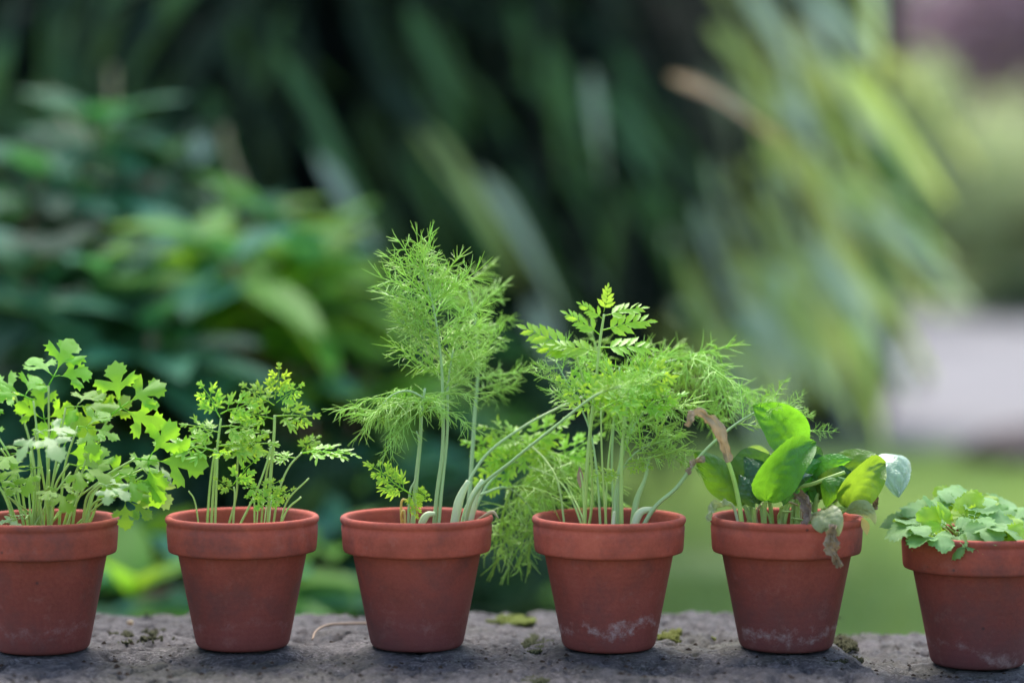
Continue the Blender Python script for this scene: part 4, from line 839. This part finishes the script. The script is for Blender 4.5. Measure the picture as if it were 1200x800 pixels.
# ---- bamboo: clumps whose strap leaves hang into view
def bamboo(base, label, leaves, seed, culms, shade_canopy, ncan):
    rnd = random.Random(seed); root = thing('bamboo_clump', base, label, 'bamboo', 'bamboo clumps overhanging the bed'); T = Matrix.Translation(-base)
    tops = []
    for k in range(culms):
        b = base + V(rnd.gauss(0,.10), rnd.gauss(0,.12), 0); t_ = b + V(rnd.gauss(.05,.25), rnd.gauss(-.15,.2), rnd.uniform(1.7,2.3)); tops.append((b, t_))
        mb = MB(); mb.tube(crom([b, b.lerp(t_,.5)+V(rnd.gauss(0,.04),.06,.08), t_], 6), .013, .006, 7); link('culm', mb.mesh('culm', M['bamboo_dark'], off=base), root)
    br = MB()
    for p, e, m, wd in leaves:
        d = e-p; L = d.length; me = rnd.choice(ST[m]); bl = me.vertices[-3].co.x
        up = V(rnd.gauss(0,.2), -1+rnd.gauss(0,.3), .8)
        mt = frame(p, d + V(0,0,.25*L), up, 1.0) @ Matrix.Diagonal((L/bl, wd, L/bl, 1))
        link('leaf', me, root, T @ mt)
        b, t_ = rnd.choice(tops); q = b.lerp(t_, rnd.uniform(.6,.95))
        br.tube(crom([q, q.lerp(p,.5)+V(0,0,.12), p], 4), .004, .0015, 4, False)
    o = link('branches', br.mesh('branches', M['bamboo_dark'], off=base), root); o['kind'] = 'stuff'
    if ncan: mass('shade_canopy', root, base, shade_canopy, ncan, .22, M['bamboo_dark'], rnd, .17)  # unseen foliage overhead, added to shade the hedge below
    return root
def strap(px, py, qx, qy, y, m='bamboo', w_=1.0, dy=-.05): return (at(px,py,y), at(qx,qy,y+dy), m, w_)
rb = random.Random(91)
def flow(n, x0, x1, y0, y1, d0, d1, ang, mats, Lr=(120,190)):
    out = []
    for i in range(n):
        px, py = rb.uniform(x0,x1), rb.uniform(y0,y1); y = rb.uniform(d0,d1); D = y-CAM.y; L = rb.uniform(*Lr)*3.6/D
        a = R(ang + rb.gauss(0,14)); out.append(strap(px, py, px+L*math.cos(a), py+L*math.sin(a), y, rb.choice(mats), rb.uniform(.8,1.2)))
    return out
A = [strap(130,-10,15,120,2.3), strap(150,0,100,100,2.4), strap(340,10,300,125,2.2), strap(325,60,420,260,2.0,'bamboo',1.1), strap(370,180,445,330,1.9,'bamboo_pale',.9), strap(225,150,265,270,1.8,'bamboo_pale',.8)]
A += flow(30, -40, 330, -120, 60, 2.0, 2.8, 118, ['bamboo_dark','bamboo_dark','bamboo']) + flow(30, 230, 500, -120, 200, 2.1, 2.9, 62, ['bamboo_dark','bamboo_dark','bamboo'])
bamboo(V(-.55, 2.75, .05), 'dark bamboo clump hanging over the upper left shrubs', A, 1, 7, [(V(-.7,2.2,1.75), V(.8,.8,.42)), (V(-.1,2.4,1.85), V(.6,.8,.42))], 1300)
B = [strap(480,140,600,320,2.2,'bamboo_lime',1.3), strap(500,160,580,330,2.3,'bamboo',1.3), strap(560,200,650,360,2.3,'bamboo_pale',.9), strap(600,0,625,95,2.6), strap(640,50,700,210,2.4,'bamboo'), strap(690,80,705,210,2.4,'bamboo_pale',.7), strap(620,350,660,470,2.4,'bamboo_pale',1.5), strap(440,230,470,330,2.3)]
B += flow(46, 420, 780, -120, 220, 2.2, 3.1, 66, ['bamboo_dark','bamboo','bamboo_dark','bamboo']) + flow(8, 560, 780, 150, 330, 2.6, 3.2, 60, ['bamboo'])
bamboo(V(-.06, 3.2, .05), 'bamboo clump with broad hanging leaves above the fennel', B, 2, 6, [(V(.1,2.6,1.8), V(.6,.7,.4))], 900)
Cl = [strap(865,-20,970,150,2.6,'bamboo_pale',1.2), strap(925,-20,1010,90,2.7,'bamboo_pale',1.2), strap(830,30,900,120,2.6,'bamboo_lime',1), strap(900,140,1000,340,2.5,'bamboo_lime',1.3), strap(940,180,1070,370,2.6,'bamboo_lime',1.2), strap(1000,240,1125,375,2.6,'bamboo_pale',1.1),
  strap(815,240,850,350,2.5,'bamboo_pale',1), strap(850,320,930,500,2.4,'bamboo_pale',1.2), strap(890,310,1005,490,2.3,'bamboo_pale',1.4), strap(950,280,1050,470,2.5,'bamboo_pale',1.2), strap(980,70,1090,250,2.7,'bamboo_lime',1.2), strap(950,100,1030,250,2.8,'bamboo_lime',1.2),
  strap(1020,160,1110,330,2.8,'bamboo',1.2), strap(880,230,960,400,2.7,'bamboo_lime',1), strap(800,300,840,440,2.7,'bamboo_lime',1), strap(1010,300,1080,440,2.6,'bamboo',1), strap(1030,60,1130,210,3.0,'bamboo_lime',1.1)]
Cl += flow(46, 820, 1010, -60, 330, 2.6, 3.3, 58, ['bamboo_lime','bamboo_lime','bamboo_pale']) + flow(26, 760, 980, 150, 400, 2.8, 3.3, 62, ['bamboo_lime','bamboo_pale','bamboo']) + flow(26, 830, 1010, 270, 400, 2.2, 2.9, 60, ['bamboo_pale','bamboo_pale','bamboo_lime'])
rt = bamboo(V(.30, 3.9, .0), 'yellow green bamboo clump drooping to the right over the lawn', Cl, 3, 6, [(V(.45,3.1,1.75), V(.5,.6,.4))], 0)
p, e, m, wd = strap(785,90,908,160,1.5,'dead',1.5); d = e-p
o = link('dead_leaf', ST['dead'][0], rt, Matrix.Translation(-V(.30,3.9,0)) @ frame(p, d+V(0,0,.03), V(0,-1,.8), d.length/.25)); o['label'] = 'dry tan bamboo leaf among the green ones'

# ---- hedge closing off the back of the bed
def hedge(base, x0, x1, y0, y1, h, label, seed, n):
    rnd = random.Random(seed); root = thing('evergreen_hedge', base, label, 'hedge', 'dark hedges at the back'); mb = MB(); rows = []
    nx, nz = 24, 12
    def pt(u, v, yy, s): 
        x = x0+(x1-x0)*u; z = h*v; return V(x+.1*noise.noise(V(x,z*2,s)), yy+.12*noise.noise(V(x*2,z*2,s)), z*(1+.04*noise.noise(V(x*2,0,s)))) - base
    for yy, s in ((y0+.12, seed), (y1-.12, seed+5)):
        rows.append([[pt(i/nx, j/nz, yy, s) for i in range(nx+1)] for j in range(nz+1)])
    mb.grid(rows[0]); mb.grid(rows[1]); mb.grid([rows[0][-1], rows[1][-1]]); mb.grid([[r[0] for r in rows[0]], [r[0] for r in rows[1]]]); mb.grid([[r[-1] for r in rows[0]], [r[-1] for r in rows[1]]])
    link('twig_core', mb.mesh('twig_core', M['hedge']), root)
    mb = MB()
    for i in range(n):
        f = rnd.random(); x = rnd.uniform(x0,x1); z = rnd.uniform(.02,h)
        if f < .7: p = V(x, y0+rnd.uniform(-.06,.2)+.12*noise.noise(V(x*2,z*2,seed)), z)
        elif f < .85: p = V(x, rnd.uniform(y0,y1), h+rnd.uniform(-.1,.08))
        else: p = V(rnd.choice((x0,x1))+rnd.uniform(-.1,.1), rnd.uniform(y0,y1), z)
        d = V(rnd.gauss(0,1), -.6+rnd.gauss(0,.7), rnd.gauss(.1,.8)).normalized(); s = d.orthogonal().normalized(); s.rotate(Matrix.Rotation(rnd.uniform(0,6.28),3,d)); L = rnd.uniform(.05,.1)
        p -= base; mb.add([p, p+d*L*.5+s*L*.25, p+d*L, p+d*L*.5-s*L*.25], [(0,1,2,3)])
    o = link('leaves', mb.mesh('leaves', M['hedge'], False), root); o['kind'] = 'stuff'
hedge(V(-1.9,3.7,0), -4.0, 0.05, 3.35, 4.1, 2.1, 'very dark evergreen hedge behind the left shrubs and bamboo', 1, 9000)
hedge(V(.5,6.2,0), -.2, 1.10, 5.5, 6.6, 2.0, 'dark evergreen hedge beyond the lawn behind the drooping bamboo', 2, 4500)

# ---- far garden on the right
def bush(name, base, rx, rz, label, cat, mat, seed, n, leaf, trunk=.5, group='far shrubs and trees on the right'):
    rnd = random.Random(seed); root = thing(name, base, label, cat, group); mb = MB(); blobs = []
    for k in range(16):
        q = V(rnd.gauss(0,1), rnd.gauss(0,1), rnd.gauss(0,1)).normalized()*rnd.uniform(.25,.8)
        c = base + V(q.x*rx, q.y*rx, trunk + rz + q.z*rz); r = rnd.uniform(.28,.45); blobs.append((c, V(rx*r, rx*r, rz*r)))
        mb.tube(crom([base, base+V(q.x*rx*.3, q.y*rx*.3, (trunk+rz)*.5), c], 4), .03+.03*trunk, .008, 6)
    link('trunk', mb.mesh('trunk', M['bark'], off=base), root)
    me = mass('crown', root, base, blobs, n, leaf, M[mat], rnd, .5)
bush('light_shrub', gpt(1080,20)-V(0,0,.06), 1.15, 1.0, 'pale green shrub beyond the path, left of the far group', 'shrub', 'far_green', 1, 6000, .11, .05)
bush('light_shrub', gpt(1190,21)-V(0,0,.06), 1.1, .98, 'pale green shrub beyond the path, at the right edge', 'shrub', 'far_green', 2, 6000, .11, .05)
bush('deep_green_shrub', gpt(1200,18)-V(0,0,.06), .5, .26, 'low deep green bush at the far end of the path', 'shrub', 'far_dark', 3, 2500, .07, .02)
bush('deep_green_shrub', gpt(1000,15)-V(0,0,.06), .75, .85, 'dull green shrub beyond the drooping bamboo', 'shrub', 'far_dark', 4, 4000, .08, .05)
bush('copper_tree', gpt(1190,26)-V(0,0,.06), 2.0, 1.6, 'purple copper leaved tree in the far top right corner', 'tree', 'copper', 6, 7000, .16, 1.2)
bush('garden_tree', gpt(1000,30)-V(0,0,.06), 2.6, 2.2, 'green garden tree far behind the bamboo', 'tree', 'far_dark', 7, 7000, .18, .6)
bush('garden_tree', gpt(1180,38)-V(0,0,.06), 4.5, 2.6, 'broad green tree closing the far view on the right', 'tree', 'far_dark', 9, 9000, .24, .3)
# rough stone at the lawn's far edge
m = bmesh.new(); bmesh.ops.create_icosphere(m, subdivisions=4, radius=1)
for v in m.verts: v.co *= 1 + .28*noise.noise(v.co*1.3) + .08*noise.noise(v.co*4); v.co.z = max(v.co.z, -.35)
bmesh.ops.scale(m, vec=(.20,.13,.08), verts=m.verts); me = bpy.data.meshes.new('border_rock'); m.to_mesh(me); m.free(); me.materials.append(M['rock'])
o = link('border_rock', me); o.location = gpt(1225, 6.05) + V(0,0,-.02); tag(o, 'dark brown rock beside the path behind the rightmost pot', 'rock')
